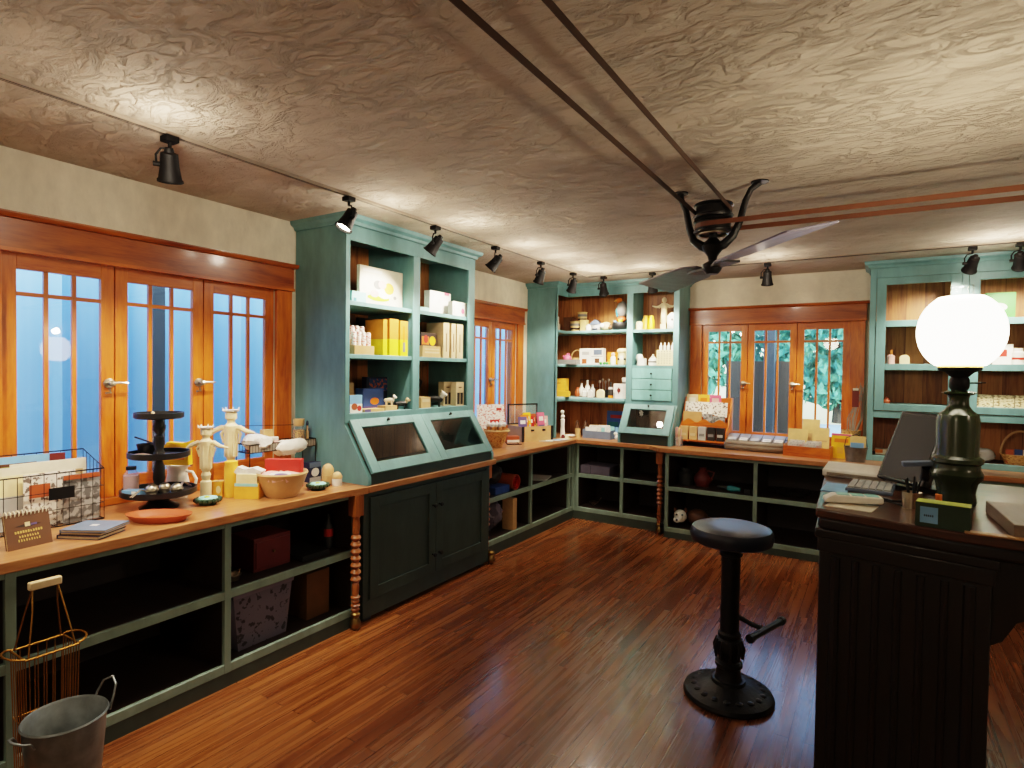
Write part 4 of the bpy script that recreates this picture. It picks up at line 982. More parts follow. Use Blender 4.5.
def tin(label, x, y):
    mb = MB('darkgreen'); n = 24; prof = [(0, 0), (0.042, 0), (0.062, 0.03), (0.066, 0.034), (0.055, 0.034), (0, 0.03)]
    mb.lathe(prof, n); 
    for k in range(16):
        a = 2*PI*k/16; mb.sphere((0.060*math.cos(a), 0.060*math.sin(a), 0.026), 0.013, seg=6, n=5)
    mb.use('c' if False else 'aqua').lathe([(0, 0.033), (0.05, 0.033), (0.045, 0.040), (0, 0.042)], 20); mb.use('lime').sphere((0.01, -0.01, 0.042), 0.015, 1, 1, 0.4)
    single('fluted_tin', label, 'tin', mb, (x, y, CT), 0, 'fluted green tins')
tin('dark green fluted tin with pale filling, below the tiered stand', -3.085, 1.80)
tin('dark green fluted tin with pale filling, between bowl and peg shakers', -2.93, 2.41)
lat('bowl', 'large tan stoneware bowl holding packets, near the counter edge', 'bowl', (-2.955, 2.17, CT), [(0, 0), (0.09, 0), (0.098, 0.01), (0.13, 0.07), (0.150, 0.125), (0.157, 0.135), (0.152, 0.145), (0.144, 0.138), (0.12, 0.07), (0.085, 0.015), (0, 0.012)], 'kraft', 36, sx=0.94, sy=0.94)
boxitem('box', 'red box standing in the tan stoneware bowl', 'box', (-2.975, 2.20, CT+0.045), (0.21, 0.05, 0.165), VR, 'red', [(0, 0, 1, 0.35, 'pink')])
mb = MB('palepink')
for k in range(9):
    a = k*0.7; mb.at((0.07*math.cos(a), 0.06*math.sin(a), 0.0), rz=a, rx=0.3*math.sin(k)); mb.box(-0.035, 0.035, -0.03, 0.03, -0.02, 0.012)
mb.at(); mb.use('bag'); mb.sphere((0.02, -0.03, 0.0), 0.07, 1.2, 0.8, 0.35); mb.use('purple').sphere((0.03, -0.06, 0.012), 0.03, 1.4, 0.8, 0.4)
single('candy_packets', 'pink and clear packets heaped in the tan bowl', 'packet', mb, (-2.93, 2.14, CT+0.125), VR)
# wire rack
t = thing('wire_rack', 'grey wire counter rack with a raised basket shelf, before the hutch', 'rack', (-3.30, 2.385, CT))
mb = MB('wire_dark'); y0, y1, xa, xb = -0.24, 0.25, -0.065, 0.07
for z in (0.225, 0.275): mb.tube([(xa, y0, z), (xb, y0, z), (xb, y1, z), (xa, y1, z)], 0.003, 6, True)
for k in range(26):
    y = y0+(y1-y0)*k/25; mb.tube([(xb, y, 0.275), (xb, y, 0.225), (xa, y, 0.225), (xa, y, 0.275)], 0.0016, 5)
mb.tube([(xa, y0, 0), (xa, y0, 0.385), (xa, y1, 0.36), (xa, y1, 0)], 0.003, 6); mb.tube([(xb, y0, 0), (xb, y0, 0.275)], 0.003, 6); mb.tube([(xb, y1, 0), (xb, y1, 0.275)], 0.003, 6)
mb.tube([(xa, y0, 0.004), (xb, y0, 0.004), (xb, y1, 0.004), (xa, y1, 0.004)], 0.003, 6, True); mb.build('wire_frame', t)
mb = MB('greytaupe').box(xb-0.002, xb, y0, y1, 0.228, 0.272); mb.build('mesh_front', t)
RZ0 = CT+0.231
def crumple(label, loc, sx, sy, sz, m='bag', seed=1, name='bag'):
    rng = random.Random(seed); mb = MB(m)
    for k in range(5): mb.sphere((rng.uniform(-0.4, 0.4)*sx, rng.uniform(-0.3, 0.3)*sy, sz*rng.uniform(0.4, 0.6)), 1, sx*rng.uniform(0.35, 0.55), sy*rng.uniform(0.4, 0.55), sz*0.5*rng.uniform(0.7, 0.85), 12, 9)
    for v in mb.bm.verts: v.co += Vector((rng.uniform(-1, 1)*sx, rng.uniform(-1, 1)*sy, rng.uniform(-0.3, 1)*sz))*0.07
    single(name, label, 'bag', mb, loc, 0)
crumple('crinkled clear bag of white things at the left end of the wire rack', (-3.29, 2.22, RZ0), 0.10, 0.13, 0.11, seed=2)
lat('jar', 'pale pink jar with a white lid on the wire rack', 'jar', (-3.28, 2.345, RZ0), [(0, 0), (0.032, 0), (0.035, 0.03), (0.03, 0.05), (0.027, 0.055), (0, 0.055)], 'palepink', 16, extra=lambda mb: mb.use('white').lathe([(0.028, 0.055), (0.03, 0.058), (0.03, 0.075), (0, 0.077)], 16))
boxitem('box', 'small tan box at the back of the wire rack', 'box', (-3.33, 2.33, RZ0), (0.07, 0.04, 0.12), LW, 'kraft')
crumple('white plastic bag hanging over the front of the wire rack', (-3.235, 2.44, RZ0-0.055), 0.07, 0.16, 0.12, 'white', 4)
t = thing('spice_jar', 'glass jar of orange spice with a cork stopper on the wire rack', 'jar', (-3.29, 2.545, RZ0))
mb = MB('clear'); mb.lathe([(0, 0), (0.038, 0), (0.04, 0.01), (0.04, 0.115), (0.03, 0.13), (0.03, 0.14), (0, 0.14)], 20); mb.build('glass_body', t)
mb = MB('spice'); mb.lathe([(0, 0.003), (0.037, 0.003), (0.037, 0.105), (0, 0.105)], 18); mb.build('spice', t)
mb = MB('kraft'); mb.lathe([(0, 0.13), (0.029, 0.13), (0.036, 0.142), (0.037, 0.178), (0, 0.18)], 16); mb.build('cork', t)
lat('brush', 'thin tan brush with a dark tip at the right end of the wire rack', 'brush', (-3.28, 2.605, RZ0), [(0, 0), (0.010, 0), (0.010, 0.09), (0.005, 0.10), (0.006, 0.13), (0, 0.13)], 'kraft', 10, extra=lambda mb: mb.use('navy').lathe([(0.007, 0.13), (0.009, 0.145), (0.006, 0.162), (0, 0.164)], 10))
boxitem('tin', 'navy tin with a round white seal under the wire rack', 'tin', (-3.165, 2.555, CT), (0.09, 0.06, 0.13), LW, 'navy', [(0, 0.75, 1, 1, 'bluegrey'), (0, 0, 1, 0.25, 'lightgrey')], [(0.5, 0.5, 0.34, 0.22, 'white')])
lat('peg_shaker', 'tall plain wooden peg-shaped shaker at the foot of the tall hutch', 'shaker', (-3.0, 2.545, CT), [(0, 0), (0.036, 0), (0.038, 0.01), (0.038, 0.065), (0.036, 0.067), (0.038, 0.069), (0.037, 0.10), (0.028, 0.122), (0.014, 0.133), (0, 0.135)], 'kraft', 20)
lat('peg_shaker', 'short shaker with white body and wooden cap at the foot of the tall hutch', 'shaker', (-2.925, 2.555, CT), [(0, 0), (0.030, 0), (0.032, 0.008), (0.032, 0.048), (0, 0.048)], 'white', 18, extra=lambda mb: mb.use('kraft').lathe([(0.033, 0.048), (0.033, 0.062), (0.024, 0.08), (0.01, 0.088), (0, 0.089)], 18))

# --- left cabinets, inside the bays
ZB1, ZM1 = 0.118-0.002, 0.497-0.002
t = thing('plastic_basket', 'grey-violet plastic basket with cut-out pattern in the lower left bay', 'basket', (-3.02, 2.005, ZB1), LW)
mb = MB('lace'); mb.prism([(-0.15, 0.0), (0.15, 0.0), (0.19, 0.30), (-0.18, 0.30)], -0.13, -0.125, 'xz'); mb.prism([(-0.15, 0.0), (0.15, 0.0), (0.19, 0.30), (-0.18, 0.30)], 0.125, 0.13, 'xz')
mb.use('violetgrey').prism([(-0.15, 0), (0.15, 0), (0.15, 0.006), (-0.15, 0.006)], -0.125, 0.125, 'xz'); mb.prism([(0.15, 0), (0.19, 0.3), (0.184, 0.3), (0.144, 0)], -0.125, 0.125, 'xz'); mb.prism([(-0.15, 0), (-0.18, 0.3), (-0.174, 0.3), (-0.144, 0)], -0.125, 0.125, 'xz'); mb.build('body', t)
for ya in (-0.14, 0.122): MB('violetgrey').box(-0.185, 0.195, ya, ya+0.018, 0.29, 0.31).build('rim', t)
boxitem('wooden_box', 'yellowish wooden box standing in the lower left bay beside the plastic basket', 'box', (-3.02, 2.40, ZB1), (0.17, 0.22, 0.28), LW, 'woodbox', (), bev=0)
t = thing('wooden_chest', 'dark red-brown small chest on the upper shelf of the left cabinet', 'box', (-3.05, 2.10, ZM1), LW)
mb = MB('darkred').box(-0.12, 0.12, -0.11, 0.11, 0, 0.19); mb.build('carcass', t, bev=0.004)
mb = MB('darkred').box(-0.11, 0.11, -0.118, -0.111, 0.02, 0.17); mb.build('front', t, bev=0.003); mb = MB('brass').sphere((0, -0.122, 0.10), 0.008); mb.build('knob', t)
strn = MB('nickel'); strn.tube(circle(0.04, 18, 0.035), 0.004, 6, True); strn.tube([(0.04, 0, 0.035), (0.02, 0.03, 0.06), (-0.04, 0, 0.035)], 0.003, 6); strn.lathe([(0, 0), (0.03, 0.004), (0.04, 0.035)], 16, caps=False)
single('wire_sieve', 'small metal sieve at the left of the upper cabinet shelf', 'sieve', strn, (-2.93, 1.85, ZM1))
boxitem('book', 'dark flat book lying on the upper shelf of the left cabinet', 'book', (-3.0, 2.36, ZM1), (0.2, 0.24, 0.03), LW, 'dark')
lat('bottle', 'dark bottle with a red label inside the left cabinet by the bobbin post', 'bottle', (-3.0, 2.555, ZM1), [(0, 0), (0.03, 0), (0.03, 0.14), (0.012, 0.17), (0.012, 0.21), (0, 0.21)], 'dark', 14, extra=lambda mb: mb.use('red').lathe([(0.0305, 0.07), (0.0305, 0.12)], 14, caps=False))
# second run
ZB2, ZM2 = 0.132, 0.511
mb = MB('red'); mb.at((0, 0, 0.075), rx=PI/2)
pts = []
for k in range(60): a = k*0.33; pts.append((0.01+0.0011*k*math.cos(0), 0, 0))
sp = [((0.012+0.0010*k)*math.cos(k*0.33), (0.012+0.0010*k)*math.sin(k*0.33)) for k in range(62)]
for (xa, ya), (xb, yb) in zip(sp, sp[1:]): mb.quad((xa, ya, -0.13), (xb, yb, -0.13), (xb, yb, 0.13), (xa, ya, 0.13))
mb.use('terracotta').lathe([(0.066, -0.13), (0.074, -0.13), (0.074, 0.13), (0.066, 0.13)], 30, caps=False)
single('rolled_blanket', 'red rolled blanket, its spiral end showing, on the shelf beside the cupboard', 'blanket', mb, (-3.05, 4.74, ZM2), LW)
boxitem('folded_cloth', 'folded dark blue cloth on the shelf beside the red roll', 'cloth', (-3.06, 4.53, ZM2), (0.24, 0.24, 0.065), LW, 'blue')
crumple('dark crumpled bag lying on the folded blue cloth', (-3.08, 4.50, ZM2+0.065), 0.2, 0.2, 0.2, 'dark', 9)
boxitem('board', 'upright tan board in the lower bay beside the cupboard', 'board', (-2.98, 4.72, ZB2), (0.07, 0.12, 0.30), LW, 'kraft')
crumple('grey mesh bag in the lower bay behind the cupboard corner', (-3.05, 4.53, ZB2), 0.22, 0.2, 0.30, 'violetgrey', 12)
boxitem('magazine', 'pale magazine lying in the upper bay near the corner', 'magazine', (-3.05, 5.40, ZM2), (0.30, 0.22, 0.012), LW+0.3, 'lightgrey')
# back run bays
boxitem('flat_box', 'long grey flat box in the upper bay below the corner hutch', 'box', (-2.72, 6.14, ZM2), (0.46, 0.3, 0.09), 0, 'violetgrey', [(0.5, 0, 0.51, 1, 'dark')])
mb = MB('nickel'); mb.tube(circle(0.05, 18, 0.04), 0.004, 6, True); mb.tube([(-0.05, 0, 0.04), (0, 0, 0.0), (0.05, 0, 0.04)], 0.004, 6); mb.tube([(0.05, 0, 0.04), (0.09, 0.01, 0.10)], 0.003, 6)
single('wire_holder', 'small bent wire holder in the lower bay below the corner hutch', 'holder', mb, (-2.72, 6.1, ZB2))
ZM4 = 0.511
lat('jug', 'dark red jug on its shelf behind the stool', 'jug', (-1.49, 6.02, ZM4), [(0, 0), (0.06, 0), (0.085, 0.05), (0.085, 0.09), (0.05, 0.14), (0.03, 0.17), (0.035, 0.19), (0, 0.19)], 'darkred', 20, extra=lambda mb: mb.tube([(0.04, 0, 0.16), (0.11, 0, 0.15), (0.085, 0, 0.07)], 0.008))
lat('glass_jar', 'dark glass jar on the shelf left of the red jug', 'jar', (-1.66, 6.02, ZM4), [(0, 0), (0.07, 0), (0.075, 0.12), (0.05, 0.15), (0.05, 0.17), (0, 0.17)], 'dark', 18)
mb = MB('teal2'); mb.at(ry=PI/2); mb.lathe([(0, -0.06), (0.025, -0.058), (0.032, -0.03), (0.026, 0.0), (0.018, 0.06), (0, 0.062)], 14); mb.at(); mb.use('dark').tube([(-0.06, 0, 0), (-0.16, 0.01, 0.0)], [0.02, 0.015])
single('torch', 'turquoise-headed torch lying on the shelf behind the stool', 'torch', mb, (-1.16, 5.88, ZM4+0.034), R(-10))
boxitem('toy_block', 'small black box on the shelf behind the stool, right of the torch', 'box', (-1.03, 5.85, ZM4), (0.05, 0.05, 0.05), 0, 'black')
mb = MB('black_metal'); mb.tube(circle(0.17, 28, 0.05), 0.004, 6, True); mb.tube(circle(0.10, 24, 0.012), 0.004, 6, True)
for k in range(12):
    a = 2*PI*k/12; mb.tube([(0.10*math.cos(a), 0.10*math.sin(a), 0.012), (0.17*math.cos(a), 0.17*math.sin(a), 0.05)], 0.003, 5)
single('wire_dish', 'black wire dish on the shelf to the right behind the stool', 'dish', mb, (-0.66, 6.02, ZM4))
# cow soft toy head in the lower bay
t = thing('soft_toy', 'white and brown soft toy animal lying in the lower bay by the bobbin post', 'toy', (-1.62, 5.93, 0.105), R(10))
mb = MB('brown'); mb.sphere((0.10, 0.06, 0.085), 0.085, 1.25, 1.0, 1.0); mb.sphere((0.2, 0.08, 0.05), 0.05); mb.build('body', t)
mb = MB('white'); mb.sphere((-0.06, -0.02, 0.10), 0.065, 1.0, 0.95, 1.0); mb.sphere((-0.085, -0.07, 0.07), 0.038, 1, 1.1, 0.8)
mb.use('dark').sphere((-0.085, -0.108, 0.075), 0.012); mb.sphere((-0.09, -0.078, 0.125), 0.009); mb.sphere((-0.035, -0.080, 0.125), 0.009)
mb.build('head', t)
mb = MB('brown'); mb.sphere((-0.115, 0.0, 0.15), 0.026, 0.6, 1, 1.2); mb.sphere((-0.01, 0.0, 0.155), 0.026, 0.6, 1, 1.2); mb.build('ears', t)
# --- tall hutch goods (faces toward the room)
Z1, Z2, Z3 = CT+0.45, CT+0.85, CT+1.205
G = 'goods on the tall hutch'
boxitem('picture_box', 'big white picture box with a colourful painted snail-like shape, top shelf of the tall hutch', 'box', (-3.10, 3.10, Z3), (0.43, 0.03, 0.275), LW, 'offwhite', [(0.0, 0.62, 1, 1, 'skyblue') if False else (0.06, 0.86, 0.5, 0.94, 'white')], [(0.42, 0.22, 0.26, 0.09, 'lime'), (0.55, 0.42, 0.19, 0.20, 'white'), (0.66, 0.50, 0.12, 0.16, 'honey'), (0.40, 0.56, 0.10, 0.12, 'grey'), (0.50, 0.58, 0.09, 0.11, 'palepink'), (0.32, 0.32, 0.10, 0.09, 'palepink'), (0.80, 0.28, 0.04, 0.05, 'grey')])
boxitem('card', 'white card with a small picture at the left end of the hutch top shelf', 'card', (-3.24, 2.87, Z3), (0.10, 0.02, 0.215), LW, 'white', [(0.2, 0.75, 0.9, 0.95, 'aqua'), (0.4, 0.4, 0.7, 0.6, 'grey')])
boxitem('box', 'low pale aqua box at the left of the hutch top shelf', 'box', (-3.09, 2.83, Z3), (0.13, 0.12, 0.075), LW, 'aqua', [(0.1, 0.1, 0.3, 0.4, 'teal2')])
boxitem('box', 'tall white box with a pink label, right bay of the hutch top shelf', 'box', (-3.14, 3.80, Z3), (0.27, 0.06, 0.195), LW, 'white', [(0.68, 0.88, 0.92, 1.0, 'pink')])
boxitem('box', 'small white box with a pink flower dot, right end of the hutch top shelf', 'box', (-3.04, 3.945, Z3), (0.20, 0.05, 0.12), LW, 'white', [(0.1, 0.15, 0.13, 0.8, 'palepink')], [(0.68, 0.4, 0.12, 0.2, 'pink')])
boxitem('card', 'white card leaning in the right bay of the hutch top shelf', 'card', (-3.2, 3.545, Z3), (0.10, 0.02, 0.16), LW, 'white', [(0.2, 0.3, 0.7, 0.7, 'bluegrey')])
boxitem('box', 'low aqua box in the right bay of the hutch top shelf', 'box', (-3.07, 3.50, Z3), (0.11, 0.1, 0.035), LW, 'aqua')
# middle row
t = thing('tube_display', 'tan stepped display box of small printed tubes, middle shelf of the tall hutch', 'display box', (-3.08, 2.845, Z2), LW)
mb = MB('kraft'); mb.prism([(-0.09, 0.0), (0.09, 0), (0.09, 0.13), (0.05, 0.13), (-0.05, 0.06), (-0.09, 0.06)], -0.09, 0.09, 'yz'); mb.build('carton', t)
for k in range(4):
    for j in range(2):
        mb = MB('printred'); mb.lathe([(0, 0), (0.017, 0), (0.017, 0.085), (0.012, 0.095), (0, 0.095)], 10, (-0.066+0.044*k, -0.055+0.065*j, 0.06+0.045*j)); mb.build('tube', t)
def upright(label, y, th, h, m1, m2, x=-3.08, name='book', g='upright books on the tall hutch', lean=0, dz=Z2):
    mb = MB(m1).at(rx=0, ry=lean); mb.box(-th/2, th/2, -0.09, 0.09, h*0.45, h); mb.use(m2).box(-th/2, th/2, -0.09, 0.09, 0, h*0.45)
    single(name, label, 'book', mb, (x, y, dz), LW, g)
upright('thin yellow and orange book, leftmost of the upright books on the hutch', 3.04, 0.04, 0.255, 'bookorange', 'lemon')
upright('thick orange book with a yellow foot, second upright book on the hutch', 3.13, 0.09, 0.265, 'bookorange', 'lemon')
t_ = MB('bookorange'); t_.box(-0.04, 0.04, -0.09, 0.09, 0.12, 0.26); t_.use('lemon').box(-0.04, 0.04, -0.09, 0.09, 0, 0.12); t_.use('grey').box(-0.012, 0.012, -0.0925, -0.0905, 0.03, 0.10); t_.use('orange').box(-0.006, 0.006, -0.0925, -0.0905, 0.10, 0.22)
single('book', 'thick orange book with a grey clip on its spine, third upright book', 'book', t_, (-3.08, 3.235, Z2), LW, 'upright books on the tall hutch')
boxitem('board', 'dark brown board at the back left of the hutch middle shelf', 'board', (-3.38, 3.0, Z2), (0.20, 0.03, 0.31), LW, 'brown')
boxitem('board', 'very dark board at the back centre of the hutch middle shelf', 'board', (-3.36, 3.20, Z2), (0.16, 0.03, 0.29), LW, 'darkbrown')
boxitem('box', 'low kraft box under the orange picture box, right bay of the hutch', 'box', (-3.07, 3.58, Z2), (0.22, 0.12, 0.09), LW, 'kraft', [(0.1, 0.35, 0.9, 0.5, 'beige'), (0.1, 0.65, 0.9, 0.75, 'beige')])
boxitem('box', 'small box with an orange and yellow picture, on the low kraft box', 'box', (-3.08, 3.57, Z2+0.09), (0.19, 0.09, 0.105), LW, 'darkbrown', [(0.05, 0.1, 0.5, 0.7, 'orange')], [(0.72, 0.4, 0.2, 0.35, 'yellow'), (0.3, 0.5, 0.14, 0.3, 'red')])
for k, (y, th) in enumerate(((3.735, 0.075), (3.83, 0.055), (3.915, 0.085))):
    lab = ['beige slipcase box nearest the kraft box, right bay of the hutch', 'narrow beige slipcase box in the middle of three', 'beige slipcase box furthest right on the hutch middle shelf'][k]
    mb = MB('beige').box(-th/2, th/2, -0.09, 0.09, 0, 0.285); mb.use('brown').box(-0.004, 0.004, -0.092, -0.0905, 0.05, 0.2); mb.use('darkbrown').lathe([(0, 0), (0.012, 0), (0.012, 0.001), (0, 0.001)], 10, (0, 0, 0.285))
    single('slipcase', lab, 'box', mb, (-3.08, y, Z2), LW, 'beige slipcase boxes')
# bottom row
boxitem('box', 'small blue, white and red picture box, bottom left of the tall hutch', 'box', (-3.04, 2.80, Z1), (0.11, 0.04, 0.12), LW, 'skyblue', [(0, 0, 1, 0.5, 'white')], [(0.35, 0.35, 0.25, 0.2, 'terracotta'), (0.75, 0.25, 0.18, 0.17, 'red')])
boxitem('box', 'tan box with an orange foot behind the small blue picture box', 'box', (-3.22, 2.87, Z1), (0.13, 0.06, 0.20), LW, 'kraft', [(0.1, 0.0, 0.9, 0.3, 'terracotta')])
boxitem('game_box', 'large dark blue picture box at the back of the hutch bottom shelf', 'box', (-3.27, 3.24, Z1), (0.26, 0.05, 0.24), LW, 'navy', [(0.1, 0.55, 0.9, 0.95, 'multiprint'), (0.1, 0.1, 0.9, 0.3, 'blue')])
boxitem('tin', 'blue tin with an orange motif on the hutch bottom shelf', 'tin', (-3.15, 3.05, Z1), (0.20, 0.08, 0.16), LW, 'blue', [(0, 0, 1, 0.2, 'purple')], [(0.55, 0.42, 0.22, 0.16, 'orange')])
boxitem('puzzle_tray', 'flat yellow and red tray lying at the front of the hutch bottom shelf', 'tray', (-3.05, 2.96, Z1), (0.19, 0.09, 0.02), LW, 'kraft', [(0.0, 0, 0.3, 1, 'purple')])
boxitem('box', 'flat tan wooden box under the little white goat', 'box', (-3.06, 3.14, Z1), (0.12, 0.08, 0.035), LW, 'kraft')
def animal(label, loc, rz, m, hm, s=1.0, horn=None, name='toy_animal'):
    t = thing(name, label, 'toy', loc, rz); mb = MB(m)
    mb.tube([(-0.045*s, 0, 0.055*s), (0, 0, 0.06*s), (0.04*s, 0, 0.058*s)], [0.024*s, 0.028*s, 0.024*s], 10)
    mb.sphere((-0.045*s, 0, 0.056*s), 0.024*s); mb.sphere((0.04*s, 0, 0.058*s), 0.024*s)
    for x in (-0.035, 0.035):
        for y in (-0.015, 0.015): mb.tube([(x*s, y*s, 0.05*s), (x*s, y*s, 0.0)], [0.011*s, 0.008*s], 8)
    mb.build('body', t)
    mb = MB(hm); mb.tube([(0.045*s, 0, 0.065*s), (0.06*s, 0, 0.09*s)], [0.016*s, 0.015*s], 8); mb.sphere((0.065*s, 0, 0.10*s), 0.021*s); mb.sphere((0.083*s, 0, 0.094*s), 0.013*s)
    for y in (-1, 1): mb.sphere((0.06*s, y*0.02*s, 0.115*s), 0.009*s, 0.6, 0.8, 1.4)
    mb.use('black'); mb.sphere((0.078*s, 0.012*s, 0.108*s), 0.003*s); mb.sphere((0.078*s, -0.012*s, 0.108*s), 0.003*s)
    if horn:
        mb.use(horn)
        for y in (-1, 1): mb.tube([(0.058*s, y*0.01*s, 0.115*s), (0.05*s, y*0.02*s, 0.135*s)], [0.005*s, 0.002*s], 6)
    mb.build('head', t)
animal('little white toy goat on the hutch bottom shelf', (-3.07, 3.17, Z1+0.035), R(20), 'offwhite', 'white', 0.62, 'beige')
animal('little black toy bird-dog with a pale head on the hutch bottom shelf', (-3.05, 3.275, Z1), R(40), 'black', 'beige', 0.72)
boxitem('box', 'low tan box at the left of the right bottom bay', 'box', (-3.07, 3.53, Z1), (0.11, 0.09, 0.085), LW, 'kraft', [(0.1, 0.55, 0.9, 0.85, 'beige')])
animal('black and white toy cow in the right bottom bay of the hutch', (-3.06, 3.68, Z1), R(35), 'black', 'white', 1.05, 'beige')
lat('carving', 'dark leaf-shaped carving at the back of the right bottom bay', 'carving', (-3.33, 3.72, Z1), [(0, 0), (0.05, 0), (0.03, 0.05), (0.08, 0.14), (0.11, 0.2), (0.06, 0.235), (0, 0.24)], 'darkbrown', 16, sx=0.4)
for k, (x, y) in enumerate(((-3.13, 3.90), (-3.05, 3.965))):
    boxitem('window_box', ['cream box with two dark windows, set back in the right bottom bay', 'cream box with two dark windows, at the right end of the bottom bay'][k], 'box', (x, y, Z1), (0.105, 0.06, 0.20), LW, 'beige', [(0.12, 0.06, 0.46, 0.55, 'dark'), (0.54, 0.06, 0.88, 0.55, 'dark'), (0.3, 0.75, 0.7, 0.8, 'brown')], group='cream window boxes')

# --- corner hutch goods
S1, S2, S3 = CT+0.46, CT+0.838, CT+1.225
T2, T3 = CT+0.832, CT+1.22
lat('candle', 'tall white candle at the far left of the corner hutch top shelf', 'candle', (-3.22, 6.10, S3), [(0, 0), (0.03, 0), (0.03, 0.08), (0.018, 0.09), (0.018, 0.17), (0, 0.17)], 'offwhite', 14)
boxitem('box', 'brown box between white candle and stacked cups, corner hutch top shelf', 'box', (-3.13, 6.24, S3), (0.11, 0.12, 0.17), 0, 'brown')
def cup(label, loc, s=1):
    lat('cup', label, 'cup', loc, [(0, 0), (0.042*s, 0), (0.055*s, 0.05*s), (0.056*s, 0.11*s), (0.060*s, 0.115*s), (0.052*s, 0.115*s), (0.05*s, 0.05*s), (0.038*s, 0.008*s), (0, 0.008*s)], 'parchment', 20, 'patterned stoneware cups', extra=lambda mb: (mb.use('grey').lathe([(0.0565*s, 0.06*s), (0.0567*s, 0.09*s)], 20, caps=False), mb.use('darkbrown').lathe([(0.052*s, 0.02*s), (0.0552*s, 0.04*s)], 20, caps=False)))
cup('patterned stoneware cup, lower of two, corner hutch top shelf', (-3.03, 6.18, S3))
cup('patterned stoneware cup stacked behind and above another, corner hutch', (-2.985, 6.28, S3+0.115))
boxitem('box', 'small dark box holding up the stacked stoneware cup', 'box', (-2.985, 6.285, S3), (0.11, 0.1, 0.115), 0, 'darkbrown')
boxitem('candle', 'square cream candle on the corner hutch top shelf', 'candle', (-2.915, 6.19, S3), (0.075, 0.07, 0.13), 0, 'parchment')
lat('ornament', 'white egg-shaped ornament on the corner hutch top shelf', 'ornament', (-2.85, 6.16, S3), [(0, 0), (0.03, 0.005), (0.036, 0.03), (0.025, 0.065), (0, 0.08)], 'white', 14)
mb = MB('lightgrey').box(-0.06, 0.06, -0.05, 0.05, 0, 0.07); mb.use('bluegrey').prism([(-0.07, 0.07), (0.07, 0.07), (0, 0.13)], -0.06, 0.06, 'xz'); mb.use('navy').box(-0.03, 0.03, -0.0515, -0.0505, 0.01, 0.03)
single('house_ornament', 'small blue-grey house ornament on the corner hutch top shelf', 'ornament', mb, (-2.77, 6.21, S3))
mb = MB('beige'); mb.sphere((0, 0, 0.05), 0.05, 1.3, 1, 0.95); mb.use('brown').sphere((0.05, 0, 0.04), 0.035); mb.use('white').sphere((-0.03, -0.035, 0.055), 0.03)
single('shell_ornament', 'rounded cream and brown shell ornament on the corner hutch top shelf', 'ornament', mb, (-2.64, 6.18, S3))
lat('cauldron', 'black pot holding coloured cloths at the right of the corner hutch top shelf', 'pot', (-2.47, 6.20, S3), [(0, 0), (0.08, 0), (0.10, 0.03), (0.105, 0.07), (0.098, 0.085), (0.09, 0.08), (0.075, 0.01), (0, 0.01)], 'black', 24)
crumple('light blue cloth heaped behind the black pot', (-2.52, 6.33, S3), 0.16, 0.10, 0.13, 'skyblue', 21, 'cloth')
t = thing('stuffed_bird', 'dark grey stuffed bird with an orange head and foot, above the black pot', 'toy', (-2.46, 6.20, S3+0.075))
mb = MB('grey'); mb.sphere((0, 0, 0.16), 0.07, 0.9, 0.8, 1.3); mb.use('teal2').sphere((-0.05, 0, 0.13), 0.04, 0.5, 0.9, 1.6); mb.build('body', t)
mb = MB('orange'); mb.sphere((-0.03, -0.01, 0.26), 0.032); mb.use('honey').tube([(-0.055, -0.02, 0.262), (-0.085, -0.03, 0.25)], [0.012, 0.003], 8); mb.build('head', t)
mb = MB('terracotta'); mb.sphere((0.0, -0.02, 0.045), 0.05, 1.2, 0.9, 0.7); mb.use('lime').sphere((0.0, -0.05, 0.02), 0.028); mb.build('perch', t)
# right bay, top
lat('candle', 'short pale yellow candle in front of the two tall ones', 'candle', (-2.235, 6.15, T3), [(0, 0), (0.034, 0), (0.034, 0.08), (0.026, 0.09), (0, 0.092)], 'cream', 16)
lat('candle', 'tall amber bottle-shaped candle, left of the tall pair', 'candle', (-2.20, 6.25, T3), [(0, 0), (0.036, 0), (0.036, 0.12), (0.026, 0.135), (0.026, 0.16), (0, 0.165)], 'honey', 16)
lat('candle', 'tall yellow bottle-shaped candle, right of the tall pair', 'candle', (-2.115, 6.18, T3), [(0, 0), (0.036, 0), (0.038, 0.02), (0.036, 0.10), (0.026, 0.125), (0.024, 0.15), (0, 0.155)], 'yellow', 16)
t = thing('carved_statue', 'cream carved statue with arms spread wide, top right of the corner hutch', 'statue', (-1.985, 6.22, T3))
mb = MB('ivory'); mb.box(-0.03, 0.03, -0.03, 0.03, 0, 0.06)
mb.lathe([(0.026, 0.06), (0.036, 0.09), (0.034, 0.17), (0.03, 0.22), (0.04, 0.27), (0.032, 0.285), (0.014, 0.29), (0.013, 0.30), (0, 0.30)], 14); mb.sphere((0, 0, 0.32), 0.027, 0.95, 1, 1.15); mb.build('body', t)
for sg in (-1, 1):
    mb = MB('ivory'); mb.tube([(sg*0.03, 0, 0.268), (sg*0.06, 0, 0.25), (sg*0.09, 0, 0.248), (sg*0.13, -0.01, 0.262)], [0.014, 0.014, 0.011, 0.006], 8)
    mb.tube([(sg*0.045, 0, 0.25), (sg*0.06, 0, 0.235)], [0.012, 0.006], 6); mb.build('arm', t)
mb = MB('white').box(-0.05, 0.05, -0.04, 0.04, 0, 0.13); mb.prism([(-0.06, 0.13), (0.06, 0.13), (0.0, 0.18)], -0.05, 0.05, 'xz'); mb.use('dark').prism([(-0.012, 0.09), (0.012, 0.09), (0.012, 0.11), (0, 0.12), (-0.012, 0.11)], -0.0415, -0.0405, 'xz')
single('bird_house', 'small white house-shaped ornament right of the carved statue', 'ornament', mb, (-1.88, 6.2, T3))
